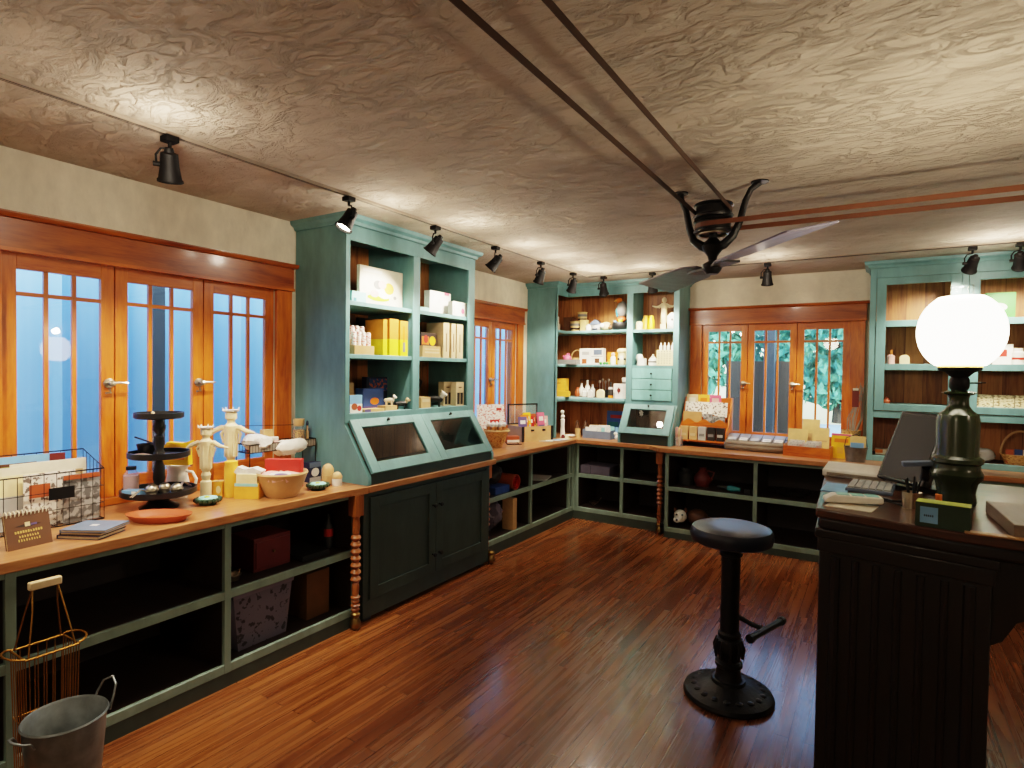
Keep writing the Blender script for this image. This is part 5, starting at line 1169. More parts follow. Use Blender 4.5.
# second row
t = thing('grey_tray', 'long grey tray of pink and cream goods on the corner hutch second shelf', 'tray', (-3.08, 6.12, S2))
mb = MB('grey').box(-0.12, 0.13, -0.06, 0.06, 0, 0.008); mb.box(-0.12, 0.13, -0.062, -0.056, 0, 0.055); mb.box(-0.12, 0.13, 0.056, 0.062, 0, 0.055); mb.box(-0.122, -0.116, -0.06, 0.06, 0, 0.055); mb.box(0.126, 0.132, -0.06, 0.06, 0, 0.055); mb.build('tray_body', t)
mb = MB('pink'); mb.sphere((0, 0, 0.055), 0.052, 1, 0.9, 0.95); mb.tube([(0.04, 0, 0.06), (0.07, 0, 0.09)], [0.015, 0.009]); mb.sphere((-0.03, 0, 0.11), 0.012); mb.sphere((0.0, 0, 0.108), 0.012)
single('toy_pig', 'bright pink rounded toy in the grey tray', 'toy', mb, (-3.09, 6.11, S2+0.008), R(160))
mb = MB('kraft'); mb.lathe([(0, 0), (0.06, 0), (0.075, 0.08), (0.07, 0.08), (0.055, 0.01), (0, 0.01)], 18); mb.tube([(0.07*math.cos(a), 0, 0.08+0.09*math.sin(a)) for a in [PI*k/10 for k in range(11)]], 0.006, 6)
single('small_basket', 'small tan basket with a hoop handle behind the pink toy', 'basket', mb, (-3.04, 6.26, S2))
boxitem('gift_box', 'white boxed set with a brown picture, left of two on the second shelf', 'box', (-2.88, 6.20, S2), (0.15, 0.08, 0.185), 0, 'white', [(0.2, 0.05, 0.6, 0.35, 'terracotta'), (0.2, 0.6, 0.8, 0.8, 'lightgrey')])
boxitem('gift_box', 'white boxed set with a blue drawing, right of two on the second shelf', 'box', (-2.735, 6.20, S2), (0.145, 0.08, 0.185), 0, 'white', [(0.2, 0.6, 0.9, 0.92, 'bluegrey'), (0.3, 0.1, 0.7, 0.38, 'brown'), (0.0, 0.48, 1, 0.53, 'lightgrey')])
boxitem('box', 'orange-brown box at the back of the second shelf of the corner hutch', 'box', (-2.59, 6.30, S2), (0.13, 0.06, 0.145), 0, 'orange', [(0.1, 0.0, 0.9, 0.45, 'honey')])
mb = MB('green')
for k in range(4): mb.sphere((-0.06+0.04*k, 0.01*(k % 2), 0.015), 0.018)
single('green_beads', 'small string of green balls on the second shelf of the corner hutch', 'ornament', mb, (-2.62, 6.14, S2))
lat('doll_bottle', 'small white bottle with a pinkish stopper on the second shelf', 'bottle', (-2.535, 6.15, S2), [(0, 0), (0.028, 0), (0.028, 0.08), (0.014, 0.1), (0, 0.1)], 'white', 14, extra=lambda mb: mb.use('palepink').sphere((0, 0, 0.115), 0.022))
t = thing('canister', 'cream lidded canister with a cow motif at the right of the second shelf', 'canister', (-2.43, 6.20, S2))
mb = MB('cream'); mb.lathe([(0, 0), (0.06, 0), (0.07, 0.02), (0.062, 0.14), (0, 0.14)], 22); mb.use('white').box(-0.022, 0.022, -0.068, -0.060, 0.06, 0.10); mb.use('dark').box(-0.045, -0.022, -0.064, -0.054, 0.05, 0.075); mb.box(0.022, 0.045, -0.064, -0.054, 0.05, 0.075); mb.build('body', t)
mb = MB('cream'); mb.lathe([(0, 0.14), (0.072, 0.14), (0.075, 0.155), (0.07, 0.17), (0.05, 0.18), (0, 0.182)], 22); mb.build('lid', t)
lat('ornament', 'round white ornament at the left of the right bay, second shelf', 'ornament', (-2.245, 6.20, T2), [(0, 0), (0.03, 0), (0.025, 0.04), (0.04, 0.07), (0.042, 0.09), (0.03, 0.12), (0, 0.128)], 'white', 16)
boxitem('candle', 'square ivory candle in front of the round white ornament', 'candle', (-2.19, 6.14, T2), (0.07, 0.06, 0.075), 0, 'white')
t = thing('cruet', 'small white lidded jar with a dark band on the second shelf', 'jar', (-2.085, 6.18, T2))
mb = MB('white'); mb.lathe([(0, 0), (0.045, 0), (0.048, 0.03), (0.046, 0.06), (0.03, 0.085), (0, 0.085)], 18); mb.use('dark').lathe([(0.0485, 0.032), (0.0475, 0.045)], 18, caps=False); mb.build('body', t)
mb = MB('offwhite'); mb.lathe([(0.02, 0.085), (0.025, 0.095), (0.008, 0.105), (0.012, 0.12), (0, 0.125)], 14); mb.build('lid', t)
def dots(mb):
    for i in range(5):
        for j in range(6): mb.quad((-0.075+i*0.03, -0.0515, 0.02+j*0.025), (-0.064+i*0.03, -0.0515, 0.02+j*0.025), (-0.064+i*0.03, -0.0515, 0.03+j*0.025), (-0.075+i*0.03, -0.0515, 0.03+j*0.025))
mb = MB('cream').box(-0.095, 0.095, -0.05, 0.05, 0, 0.165); mb.use('grey'); dots(mb)
single('dotted_box', 'cream box with rows of grey dots, second shelf right bay', 'box', mb, (-1.935, 6.18, T2))
for k in range(4):
    lat('vial', ['white pointed vial, first from the left on the dotted box', 'white pointed vial, second from the left on the dotted box', 'white pointed vial, third from the left on the dotted box', 'white pointed vial, rightmost on the dotted box'][k], 'vial', (-2.0+k*0.042, 6.18, T2+0.165), [(0, 0), (0.015, 0), (0.015, 0.045), (0.007, 0.06), (0.006, 0.08), (0, 0.082)], 'white', 12, 'white vials on the dotted box')
# third row
boxitem('box', 'tall orange box with a slot at the left of the corner hutch third shelf', 'box', (-3.19, 6.16, S1), (0.15, 0.1, 0.21), 0, 'honey', [(0.15, 0.72, 0.6, 0.77, 'amber')])
boxitem('box', 'low orange box in front of the tall orange box', 'box', (-3.14, 6.09, S1), (0.19, 0.05, 0.065), 0, 'honey')
lat('vase', 'small rust-red vase beside the low orange box', 'vase', (-2.995, 6.20, S1), [(0, 0), (0.025, 0), (0.035, 0.03), (0.03, 0.06), (0.015, 0.09), (0.02, 0.11), (0, 0.11)], 'terracotta', 16)
t = thing('bottle_rack', 'metal rack of white-topped bottles on the corner hutch third shelf', 'rack', (-2.87, 6.22, S1))
mb = MB('wire_dark'); mb.tube([(-0.10, 0, 0.005), (0.10, 0, 0.005), (0.10, 0, 0.2), (-0.10, 0, 0.2)], 0.004, 6, True); mb.tube([(-0.10, 0.05, 0.005), (0.10, 0.05, 0.005), (0.1, 0.05, 0.11), (-0.1, 0.05, 0.11)], 0.004, 6, True); mb.tube([(-0.1, -0.04, 0.005), (0.1, -0.04, 0.005)], 0.004, 6)
mb.tube([(-0.1, -0.04, 0.005), (-0.1, 0.05, 0.005)], 0.004, 6); mb.tube([(0.1, -0.04, 0.005), (0.1, 0.05, 0.005)], 0.004, 6); mb.build('frame', t)
for k, (dx, dy, h, m) in enumerate(((-0.08, 0, 0.16, 'white'), (-0.01, 0.01, 0.20, 'white'), (0.06, 0, 0.15, 'lightgrey'), (-0.03, -0.04, 0.1, 'white'), (0.04, -0.045, 0.09, 'grey'))):
    mb = MB(m); mb.lathe([(0, 0.006), (0.028, 0.006), (0.028, h*0.6), (0.012, h*0.75), (0.012, h), (0, h)], 12, (dx, dy, 0)); mb.build('bottle', t)
def tomb(label, x, y, w, h, m, z, name='soap_bar'):
    mb = MB(m); pts = [(-w/2, 0), (w/2, 0), (w/2, h*0.65)]+[(w/2*math.cos(a), h*0.65+h*0.35*math.sin(a)) for a in [PI*k/8 for k in range(1, 8)]]+[(-w/2, h*0.65)]
    mb.prism(pts, -0.018, 0.018, 'xz'); single(name, label, 'ornament', mb, (x, y, z), 0, bev=0.003)
tomb('white round-topped block on the third shelf, before the metal rack', -2.79, 6.12, 0.06, 0.085, 'white', S1)
tomb('cream round-topped block on the third shelf of the corner hutch', -2.665, 6.12, 0.09, 0.095, 'cream', S1)
mb = MB('nickel')
for k in range(4): mb.tube([(-0.05+k*0.035, 0, 0.0), (-0.055+k*0.037, 0, 0.17+0.02*(k % 2))], [0.006, 0.005], 6); mb.sphere((-0.055+k*0.037, 0, 0.18+0.02*(k % 2)), 0.015, 1, 0.5, 1.4)
mb.use('dark').lathe([(0, 0), (0.05, 0), (0.055, 0.09), (0.05, 0.09), (0.045, 0.01), (0, 0.01)], 16)
single('utensil_pot', 'dark pot of upright metal utensils behind the cream block', 'pot', mb, (-2.69, 6.27, S1))
lat('bottle', 'dark bottle with a pale shoulder and orange foot on the third shelf', 'bottle', (-2.565, 6.17, S1), [(0, 0), (0.03, 0), (0.03, 0.1), (0.012, 0.14), (0.012, 0.18), (0, 0.18)], 'dark', 14, extra=lambda mb: (mb.use('lightgrey').lathe([(0.0305, 0.1), (0.02, 0.125)], 14, caps=False), mb.use('orange').lathe([(0.0306, 0.0), (0.0306, 0.03)], 14, caps=False)))
boxitem('box', 'white box with a red star motif on the third shelf of the corner hutch', 'box', (-2.445, 6.18, S1), (0.15, 0.08, 0.165), 0, 'white', [(0.0, 0, 0.12, 0.4, 'lightgrey')], [(0.42, 0.55, 0.14, 0.16, 'darkred'), (0.42, 0.55, 0.05, 0.24, 'darkred')])
boxitem('jar', 'small grey and white tin on the white star box', 'tin', (-2.40, 6.18, S1+0.165), (0.05, 0.05, 0.07), 0, 'white', [(0, 0, 1, 0.35, 'grey')])
# on the counter inside the corner hutch
t = thing('white_doll', 'tall white carved figure at the foot of the corner hutch end panel', 'figure', (-3.07, 5.98, CT))
mb = MB('white'); mb.lathe([(0, 0), (0.03, 0), (0.028, 0.03), (0.022, 0.12), (0.026, 0.20), (0.014, 0.215), (0, 0.215)], 14); mb.sphere((0, 0, 0.235), 0.024); mb.sphere((0.0, -0.012, 0.29), 0.022); mb.tube([(0, 0, 0.25), (0, 0, 0.29)], 0.012); mb.build('body', t)
for k, (x, y) in enumerate(((-3.0, 6.22), (-2.915, 6.27))):
    lat('stone_bottle', ['narrow brown stoneware bottle, left of two in the hutch shadow', 'wide brown stoneware bottle, right of two in the hutch shadow'][k], 'bottle', (x, y, CT), [(0, 0), (0.03+0.015*k, 0), (0.032+0.016*k, 0.10), (0.022, 0.15), (0.012, 0.18), (0, 0.18)], 'brown', 16, 'brown stoneware bottles')
lat('wooden_cup', 'small tan wooden cup beside the grey filing box', 'cup', (-2.91, 6.05, CT), [(0, 0), (0.028, 0), (0.03, 0.10), (0.026, 0.10), (0.024, 0.01), (0, 0.01)], 'kraft', 16)
lat('plate', 'small white dish at the inner corner of the counter', 'dish', (-2.99, 6.02, CT), [(0, 0), (0.04, 0), (0.07, 0.02), (0.072, 0.024), (0.038, 0.008), (0, 0.008)], 'white', 20)
t = thing('file_box', 'grey box packed with white cards on the counter under the corner hutch', 'box', (-2.68, 6.13, CT))
mb = MB('bluegrey').box(-0.17, 0.17, -0.08, -0.075, 0, 0.085); mb.box(-0.17, 0.17, 0.075, 0.08, 0, 0.11); mb.box(-0.17, -0.165, -0.075, 0.075, 0, 0.1); mb.box(0.165, 0.17, -0.075, 0.075, 0, 0.1); mb.box(-0.17, 0.17, -0.075, 0.075, 0, 0.005); mb.build('box_body', t)
for k in range(8):
    boxitem('card', 'pale printed card filed in the grey box, one of a packed row', 'card', (-2.76+0.02*(k % 2)+k*0.022, 6.075+k*0.016, CT+0.006), (0.13, 0.003, 0.12+0.012*(k % 3)), R(4*(k % 3)), ['white', 'printwhite', 'offwhite', 'aqua'][k % 4], group='cards filed in the grey box')
boxitem('sign', 'dark blue poster with red lettering bands leaning at the back of the corner hutch', 'poster', (-2.56, 6.40, CT+0.0), (0.29, 0.012, 0.30), 0, 'posterblue', [(0.15, 0.72, 0.75, 0.85, 'red'), (0.05, 0.4, 0.5, 0.58, 'teal2'), (0.55, 0.38, 0.95, 0.58, 'navy'), (0.1, 0.12, 0.9, 0.28, 'purple')], tilt=R(3))
boxitem('card', 'pale blue card standing between grey box and slanted case', 'card', (-2.465, 6.2, CT), (0.09, 0.01, 0.13), 0, 'skyblue')
mb = MB('white'); mb.sphere((0, 0, 0.03), 0.032, 1, 0.9, 0.9); mb.sphere((-0.02, -0.005, 0.07), 0.02); mb.sphere((0.03, 0.0, 0.06), 0.018)
single('white_ornament', 'small white china ornament beside the slanted case', 'ornament', mb, (-2.44, 6.08, CT))

# --- second left counter goods
t = thing('popcorn_basket', 'round splint basket of wrapped cob-like sticks with a printed card, by the far left window', 'basket', (-3.17, 4.76, CT))
mb = MB('wicker'); mb.lathe([(0, 0), (0.06, 0), (0.062, 0.02), (0.085, 0.05), (0.12, 0.17), (0.125, 0.18), (0.115, 0.18), (0.08, 0.06), (0.05, 0.012), (0, 0.012)], 24); mb.build('basket_body', t)
mb = MB('kraft'); mb.tube(circle(0.123, 24, 0.165), 0.009, 6, True); mb.build('rim', t)
for k in range(12):
    a = 2*PI*k/12; r = 0.075 if k % 2 else 0.04
    lat('corn_bundle', 'amber bundle under clear wrap standing in the splint basket', 'bundle', (-3.17+r*math.cos(a), 4.76+r*math.sin(a), CT+0.06), [(0, 0), (0.018, 0), (0.02, 0.13), (0.012, 0.15), (0, 0.155)], 'amber', 10, 'amber bundles in the splint basket', extra=lambda mb: mb.use('bag').lathe([(0.014, 0.14), (0.02, 0.17), (0.006, 0.19), (0, 0.19)], 8))
boxitem('printed_card', 'white card with red printing standing in the splint basket', 'card', (-3.215, 4.75, CT+0.06), (0.30, 0.006, 0.36), LW-R(30), 'printred', [(0.45, 0.45, 0.8, 0.58, 'red'), (0.7, 0.82, 0.9, 0.9, 'red')], tilt=R(8))
boxitem('packet', 'orange-red packet on a dark stand between basket and suitcase', 'packet', (-3.17, 5.05, CT+0.025), (0.13, 0.08, 0.06), R(50), 'terracotta', [(0.0, 0, 1, 0.4, 'white')])
mb = MB('black_metal'); mb.tube([(-0.06, -0.04, 0.004), (0.06, -0.04, 0.004), (0.06, 0.04, 0.02), (-0.06, 0.04, 0.02)], 0.005, 6, True); mb.tube([(0.06, -0.04, 0.004), (0.09, -0.05, 0.004)], 0.004, 6)
single('wire_stand', 'dark wire stand beneath the orange-red packet', 'stand', mb, (-3.17, 5.05, CT), R(50))
t = thing('suitcase', 'open tan and black case filled with bright packets on the left counter', 'case', (-3.22, 5.50, CT), R(66))
mb = MB('greytaupe').box(-0.20, -0.194, -0.14, 0.14, 0, 0.16); mb.box(0.194, 0.20, -0.14, 0.14, 0, 0.16); mb.use('kraft').box(-0.194, 0.194, -0.14, -0.134, 0, 0.16); mb.box(-0.194, 0.194, 0.134, 0.14, 0, 0.16); mb.box(-0.194, 0.194, -0.134, 0.134, 0, 0.006); mb.build('case_body', t)
mb = MB('black')
for sx in (-1, 1): mb.box(sx*0.19-0.013, sx*0.19+0.013, -0.145, -0.13, 0, 0.162)
mb.box(-0.09, -0.05, -0.146, -0.14, 0.11, 0.13); mb.box(0.06, 0.10, -0.146, -0.14, 0.11, 0.13); mb.build('fittings', t)
mb = MB('black')
mb.box(-0.20, 0.20, 0.142, 0.155, 0.16, 0.175); mb.box(-0.20, 0.20, 0.142, 0.155, 0.375, 0.39); mb.box(-0.20, -0.185, 0.142, 0.155, 0.175, 0.375); mb.box(0.185, 0.20, 0.142, 0.155, 0.175, 0.375); ld = mb.build('lid_frame', t)
mb = MB('clear').box(-0.185, 0.185, 0.147, 0.150, 0.175, 0.375); mb.build('pane', ld)
cols = [('purple', 'yellow', 'purple and yellow'), ('orange', 'yellow', 'orange and yellow'), ('yellow', 'skyblue', 'yellow and blue'), ('red', 'pink', 'red and pink'), ('terracotta', 'honey', 'rust and honey'), ('pink', 'purple', 'pink and purple'), ('palepink', 'blue', 'pale pink and blue')]
for k, (a, bb, nm) in enumerate(cols):
    lx, ly = -0.15+k*0.05, -0.09+0.025*(k % 5); c_, s_ = math.cos(R(66)), math.sin(R(66))
    boxitem('candy_packet', nm+' glossy packet standing in the open case', 'packet', (-3.22+lx*c_-ly*s_, 5.50+lx*s_+ly*c_, CT+0.008), (0.10, 0.012, 0.255+0.02*(k % 3)), R(66+(k % 3)*6-6), a, [(0.1, 0.3, 0.9, 0.55, bb), (0.2, 0.7, 0.8, 0.85, 'white')], group='bright packets in the open case', tilt=R(8))
for k in range(4):
    boxitem('leaflet', ['pale leaflet nearest the open case on the counter', 'white leaflet overlapping another by the corner', 'bluish leaflet at the edge of the left counter', 'pale leaflet beside the china ornaments'][k], 'leaflet', (-3.02+0.03*k, 5.50+0.085*k, CT+0.001+0.002*k), (0.15, 0.10, 0.002), R(25+17*k), ['lightgrey', 'printwhite', 'skyblue', 'white'][k], group='leaflets on the left counter')
lat('ornament', 'small dark red and white ornament near the counter corner', 'ornament', (-2.98, 5.82, CT), [(0, 0), (0.025, 0), (0.02, 0.03), (0.012, 0.045), (0, 0.05)], 'darkred', 12)
lat('ornament', 'small cream bell-shaped ornament near the counter corner', 'ornament', (-2.92, 5.80, CT), [(0, 0), (0.03, 0), (0.02, 0.03), (0.008, 0.05), (0, 0.055)], 'cream', 12)

# --- far window counter goods
t = thing('pencil_cup', 'glass cup of pale sticks beside the card rack', 'cup', (-1.735, 5.99, CT))
mb = MB('clear'); mb.lathe([(0, 0), (0.042, 0), (0.045, 0.10), (0.042, 0.10), (0.039, 0.006), (0, 0.006)], 18); mb.build('glass_body', t)
rng = random.Random(3)
for k in range(12):
    a = rng.uniform(0, 6.28); r = rng.uniform(0.005, 0.022); r2 = r+rng.uniform(0.005, 0.028)
    mb = MB(['beige', 'palepink', 'kraft'][k % 3]); mb.tube([(r*math.cos(a), r*math.sin(a), 0.008), (r2*math.cos(a), r2*math.sin(a), 0.17+rng.uniform(0, 0.03))], 0.0055, 6)
    single('wooden_stick', 'pale wooden stick standing in the glass cup', 'stick', mb, (-1.735, 5.99, CT), 0, 'sticks in the glass cup')
t = thing('card_rack', 'tiered wooden rack of cards and cloth at the left of the far window', 'rack', (-1.52, 6.19, CT))
w = 0.235
for sx in (-1, 1): MB('orange_z').prism([(-0.13, 0.0), (0.16, 0.0), (0.16, 0.50), (0.13, 0.50), (-0.03, 0.22), (-0.13, 0.16)], sx*w-0.007, sx*w+0.007, 'yz').build('side', t)
mb = MB('orange_x'); mb.box(-w, w, -0.13, 0.15, 0.055, 0.07); mb.box(-w, w, 0.145, 0.155, 0.05, 0.5); mb.build('shelf', t)
mb = MB('orange_x'); pts = [(-w, 0.20), (w, 0.20), (w, 0.265)]
for k in range(25): x = w-2*w*k/24; pts.append((x, 0.262-0.02*math.cos(k*PI/4)))
mb.prism(pts, -0.05, -0.042, 'xz'); mb.build('front_rail', t)
mb = MB('orange_x').box(-w, w, 0.045, 0.05, 0.30, 0.36); mb.build('rear_rail', t)
mb = MB('dark').box(-w, w, -0.12, 0.14, 0.0, 0.004); mb.build('foot', t)
for k in range(5):
    boxitem('card_pack', ['tan card pack, leftmost on the lower tier of the wooden rack', 'tan card pack, second on the lower tier of the wooden rack', 'grey card pack, third on the lower tier of the wooden rack', 'dark card pack, fourth on the lower tier of the wooden rack', 'dark card pack, rightmost on the lower tier of the wooden rack'][k], 'cards', (-1.52-0.18+0.09*k, 6.14-0.055, CT+0.07), (0.075, 0.05, 0.135), 0, ['kraft', 'kraft', 'lightgrey', 'dark', 'dark'][k], [(0.15, 0.3, 0.85, 0.5, ['beige', 'beige', 'grey', 'grey', 'lightgrey'][k])], group='card packs on the wooden rack')
for k, (x, w_, m, lab) in enumerate(((-0.125, 0.19, 'tan', 'tan folder on the middle tier of the wooden rack'), (0.03, 0.09, 'photo', 'photo card in the middle of the wooden rack'), (0.14, 0.12, 'photo', 'dark photo card at the right of the middle tier'))):
    boxitem('folder', lab, 'card', (-1.52+x, 6.19-0.02, CT+0.20), (w_, 0.012, 0.155-0.02*k), 0, m, group=None)
mb = MB('floral'); n = 14
for k in range(n):
    x0, x1 = -0.215+0.43*k/n, -0.215+0.43*(k+1)/n; ya, yb = 0.02+0.012*math.sin(k*1.7), 0.02+0.012*math.sin((k+1)*1.7); dz = 0.012*math.sin(k*0.9)
    mb.quad((x0, ya, 0.0+dz), (x1, yb, 0.0+dz), (x1, yb+0.02, 0.14), (x0, ya+0.02, 0.14))
single('patterned_cloth', 'white cloth with a floral print draped across the wooden rack', 'cloth', mb, (-1.52, 6.19, CT+0.315))
for k, (x, m, lab) in enumerate(((-0.16, 'beige', 'beige card standing at the top left of the wooden rack'), (-0.04, 'honey', 'honey-coloured card standing at the top middle of the wooden rack'), (0.08, 'pink', 'pink card standing at the top right of the wooden rack'))):
    boxitem('card', lab, 'card', (-1.52+x, 6.28, CT+0.36), (0.115, 0.006, 0.17), 0, m, [(0.2, 0.4, 0.8, 0.8, ['offwhite', 'orange', 'palepink'][k])])
t = thing('bin_display', 'low grey angled display bin with five compartments under the far window', 'display bin', (-1.01, 6.16, CT), R(-2))
mb = MB('bluegrey')
prof = [(-0.13, 0.0), (0.12, 0.0), (0.14, 0.05), (0.10, 0.145), (0.03, 0.15), (-0.16, 0.06)]
for x in (-0.275, 0.265): mb.prism(prof, x, x+0.01, 'yz')
mb.build('end_panel', t)
mb = MB('greytaupe'); mb.prism([(-0.13, 0.0), (-0.125, 0.0), (-0.15, 0.062), (-0.16, 0.06)], -0.265, 0.265, 'yz'); mb.prism([(-0.16, 0.055), (-0.155, 0.055), (-0.14, 0.095), (-0.148, 0.095)], -0.265, 0.265, 'yz'); mb.use('greytaupe').prism([(0.10, 0.145), (0.03, 0.15), (0.03, 0.145), (0.1, 0.14)], -0.265, 0.265, 'yz'); mb.prism([(0.12, 0), (0.14, 0.05), (0.1, 0.145), (0.095, 0.14), (0.13, 0.05), (0.11, 0)], -0.265, 0.265, 'yz'); mb.prism([(-0.13, 0), (0.12, 0), (0.12, 0.006), (-0.13, 0.006)], -0.265, 0.265, 'yz'); mb.build('shell', t)
mb = MB('galv')
for k in range(1, 5): mb.prism([(-0.13, 0.006), (0.11, 0.006), (0.13, 0.05), (0.095, 0.14), (0.03, 0.145), (-0.14, 0.065)], -0.27+0.108*k-0.002, -0.27+0.108*k+0.002, 'yz')
mb.build('partition', t)
for k in range(5):
    MB('greytaupe').prism([(-0.148, 0.088), (0.04, 0.150), (0.04, 0.153), (-0.148, 0.092)], -0.262+0.1065*k, -0.164+0.1065*k, 'yz').build('flap', t)
for k in range(5):
    boxitem('price_card', 'pale price card in the grey display bin, one in each compartment', 'card', (-1.223+0.1065*k, 6.035-0.004*k, CT+0.104), (0.07, 0.003, 0.06), R(-2), ['lightgrey', 'white', 'lightgrey', 'white', 'offwhite'][k], [(0.1, 0.3, 0.9, 0.6, 'lightgrey')], group='price cards in the grey display bin', tilt=R(71))
t = thing('card_tray', 'orange wooden tray of printed cards and tan envelopes on the window counter', 'tray', (-0.537, 6.04, CT), R(-6))
mb = MB('orange_x').box(-0.195, 0.195, -0.12, -0.112, 0, 0.095); mb.box(-0.195, 0.195, 0.112, 0.12, 0, 0.13); mb.box(-0.195, -0.187, -0.112, 0.112, 0, 0.11); mb.box(0.187, 0.195, -0.112, 0.112, 0, 0.11); mb.box(-0.187, 0.187, -0.112, 0.112, 0, 0.006); mb.build('tray_body', t)
for k in range(6):
    boxitem('printed_card', 'small white printed card in the front row of the orange tray', 'card', (-0.645+0.135*(k % 2)+0.004*k, 5.975+0.022*(k//2)-0.015*(k % 2), CT+0.008), (0.125, 0.004, 0.115+0.012*(k//2)), R(-6), 'printwhite', [(0.8, 0.1, 0.97, 0.9, 'palepink')], group='printed cards in the orange tray', tilt=R(-6))
for k, (x, y, h, lab) in enumerate(((-0.64, 6.085, 0.235, 'tan envelope at the back left of the orange tray'), (-0.535, 6.115, 0.33, 'tallest tan envelope with a brown figure at the back of the orange tray'), (-0.44, 6.06, 0.26, 'slanting tan envelope at the right of the orange tray'))):
    boxitem('envelope', lab, 'envelope', (x, y, CT+0.008), (0.17-0.02*k, 0.005, h), R(-6), 'parchment', [(0.35, 0.3, 0.6, 0.6, 'kraft')] if k == 1 else [(0.15, 0.5, 0.85, 0.55, 'kraft')], tilt=R(6))
boxitem('seed_packet', 'yellow printed packet between the orange tray and the grey pail', 'packet', (-0.275, 6.06, CT), (0.16, 0.03, 0.225), R(-6), 'yellow', [(0.15, 0.65, 0.85, 0.8, 'orange'), (0.3, 0.2, 0.6, 0.45, 'honey'), (0, 0.92, 1, 1, 'pink')])
t = thing('pail', 'small grey zinc pail holding cards at the end of the window counter', 'pail', (-0.16, 5.93, CT))
mb = MB('galv'); mb.lathe([(0, 0), (0.075, 0), (0.09, 0.125), (0.094, 0.13), (0.086, 0.128), (0.072, 0.008), (0, 0.008)], 26); mb.build('pail_body', t)
MB('black_metal').tube([(-0.088, 0.0, 0.12), (-0.075, 0.02, 0.2), (0, 0.03, 0.235), (0.075, 0.02, 0.2), (0.088, 0.0, 0.12)], 0.003, 6).build('handle', t)
boxitem('card', 'peach card standing in the grey zinc pail', 'card', (-0.145, 5.95, CT+0.02), (0.12, 0.004, 0.2), R(-5), 'parchment', [(0.1, 0.5, 0.9, 0.6, 'palepink')])
boxitem('card', 'pale blue card standing in front in the grey zinc pail', 'card', (-0.15, 5.915, CT+0.02), (0.10, 0.004, 0.145), R(5), 'skyblue')
# brooms leaning by the window casing
t = thing('stick_bundle', 'tall bundle of grey canes with a dark red tag leaning beside the far window', 'bundle', (-0.215, 6.33, CT))
rng = random.Random(11); mb = MB('greytaupe')
for k in range(16):
    a = rng.uniform(-0.05, 0.05); mb.tube([(a*0.9, rng.uniform(-0.04, 0.04), 0.01), (0.02+rng.uniform(-0.06, 0.07), 0.02, 0.35), (0.075+rng.uniform(-0.04, 0.03), 0.05, 0.55+rng.uniform(0, 0.14))], [0.005, 0.004, 0.003], 5)
mb.build('canes', t)
mb = MB('darkred').box(0.005, 0.06, -0.045, -0.035, 0.46, 0.63); mb.use('offwhite').box(0.01, 0.055, -0.047, -0.0455, 0.615, 0.635); mb.build('tag', t)
mb = MB('wicker'); mb.lathe([(0, 0), (0.06, 0), (0.075, 0.1), (0.082, 0.24), (0.076, 0.24), (0.06, 0.01), (0, 0.01)], 20); mb.build('holder', t)

# --- glazed cupboard goods
P3, P2, P1 = CT+1.236, CT+0.858, CT+0.508
boxitem('bag', 'bright green packet with a white oval on the top shelf behind the globe lamp', 'packet', (0.83, 6.27, P3), (0.20, 0.06, 0.22), R(4), 'green', [(0.1, 0.0, 0.4, 0.15, 'lime')], [(0.45, 0.45, 0.28, 0.16, 'white')])
lat('bottle', 'small pink bottle with an amber neck on the cupboard second shelf', 'bottle', (0.085, 6.25, P2), [(0, 0), (0.03, 0), (0.03, 0.075), (0.01, 0.09), (0, 0.09)], 'palepink', 14, extra=lambda mb: mb.use('amber').lathe([(0.012, 0.088), (0.012, 0.13), (0, 0.13)], 10))
tomb('cream round-topped block on the cupboard second shelf', 0.185, 6.24, 0.075, 0.085, 'cream', P2)
lat('toy_duck', 'small bright yellow toy on the cupboard second shelf beside the lamp globe', 'toy', (0.735, 6.22, P2), [(0, 0), (0.03, 0.005), (0.035, 0.03), (0.02, 0.05), (0.022, 0.07), (0, 0.085)], 'yellow', 14)
boxitem('box', 'white box with a red square on the cupboard second shelf', 'box', (0.86, 6.28, P2), (0.13, 0.08, 0.17), 0, 'white', [(0.3, 0.4, 0.7, 0.75, 'red')])
lat('jar', 'white jar with a red band at the right of the cupboard second shelf', 'jar', (0.95, 6.20, P2), [(0, 0), (0.04, 0), (0.04, 0.10), (0.03, 0.11), (0.03, 0.135), (0, 0.135)], 'white', 16, extra=lambda mb: mb.use('red').lathe([(0.0405, 0.04), (0.0405, 0.06)], 16, caps=False))
boxitem('box', 'cream box at the photo edge on the cupboard second shelf', 'box', (1.06, 6.25, P2), (0.12, 0.08, 0.2), 0, 'cream', [(0.2, 0.4, 0.8, 0.7, 'palepink')])
lat('ornament', 'tiny red-brown ornament at the left of the cupboard third shelf', 'ornament', (0.06, 6.22, P1), [(0, 0), (0.025, 0), (0.03, 0.02), (0.012, 0.05), (0, 0.06)], 'terracotta', 12)
for k in range(4):
    boxitem('script_box', ['cream box printed with brown script, leftmost on the cupboard third shelf', 'cream box printed with brown script, second on the cupboard third shelf', 'cream box printed with brown script, third on the cupboard third shelf', 'cream box printed with brown script, fourth on the cupboard third shelf'][k], 'box', (0.735+0.135*k, 6.24, P1), (0.13, 0.10, 0.10), 0, 'scriptbox', group='cream script boxes in the cupboard')
boxitem('box', 'flat white and orange box on the counter under the glazed cupboard', 'box', (0.08, 6.27, CT+0.046), (0.19, 0.12, 0.045), 0, 'offwhite', [(0, 0.3, 0.3, 1, 'orange')])
crumple('pale folded cloth on the counter right of the globe lamp base', (0.70, 6.24, CT+0.046), 0.18, 0.12, 0.13, 'lightgrey', 31, 'cloth')
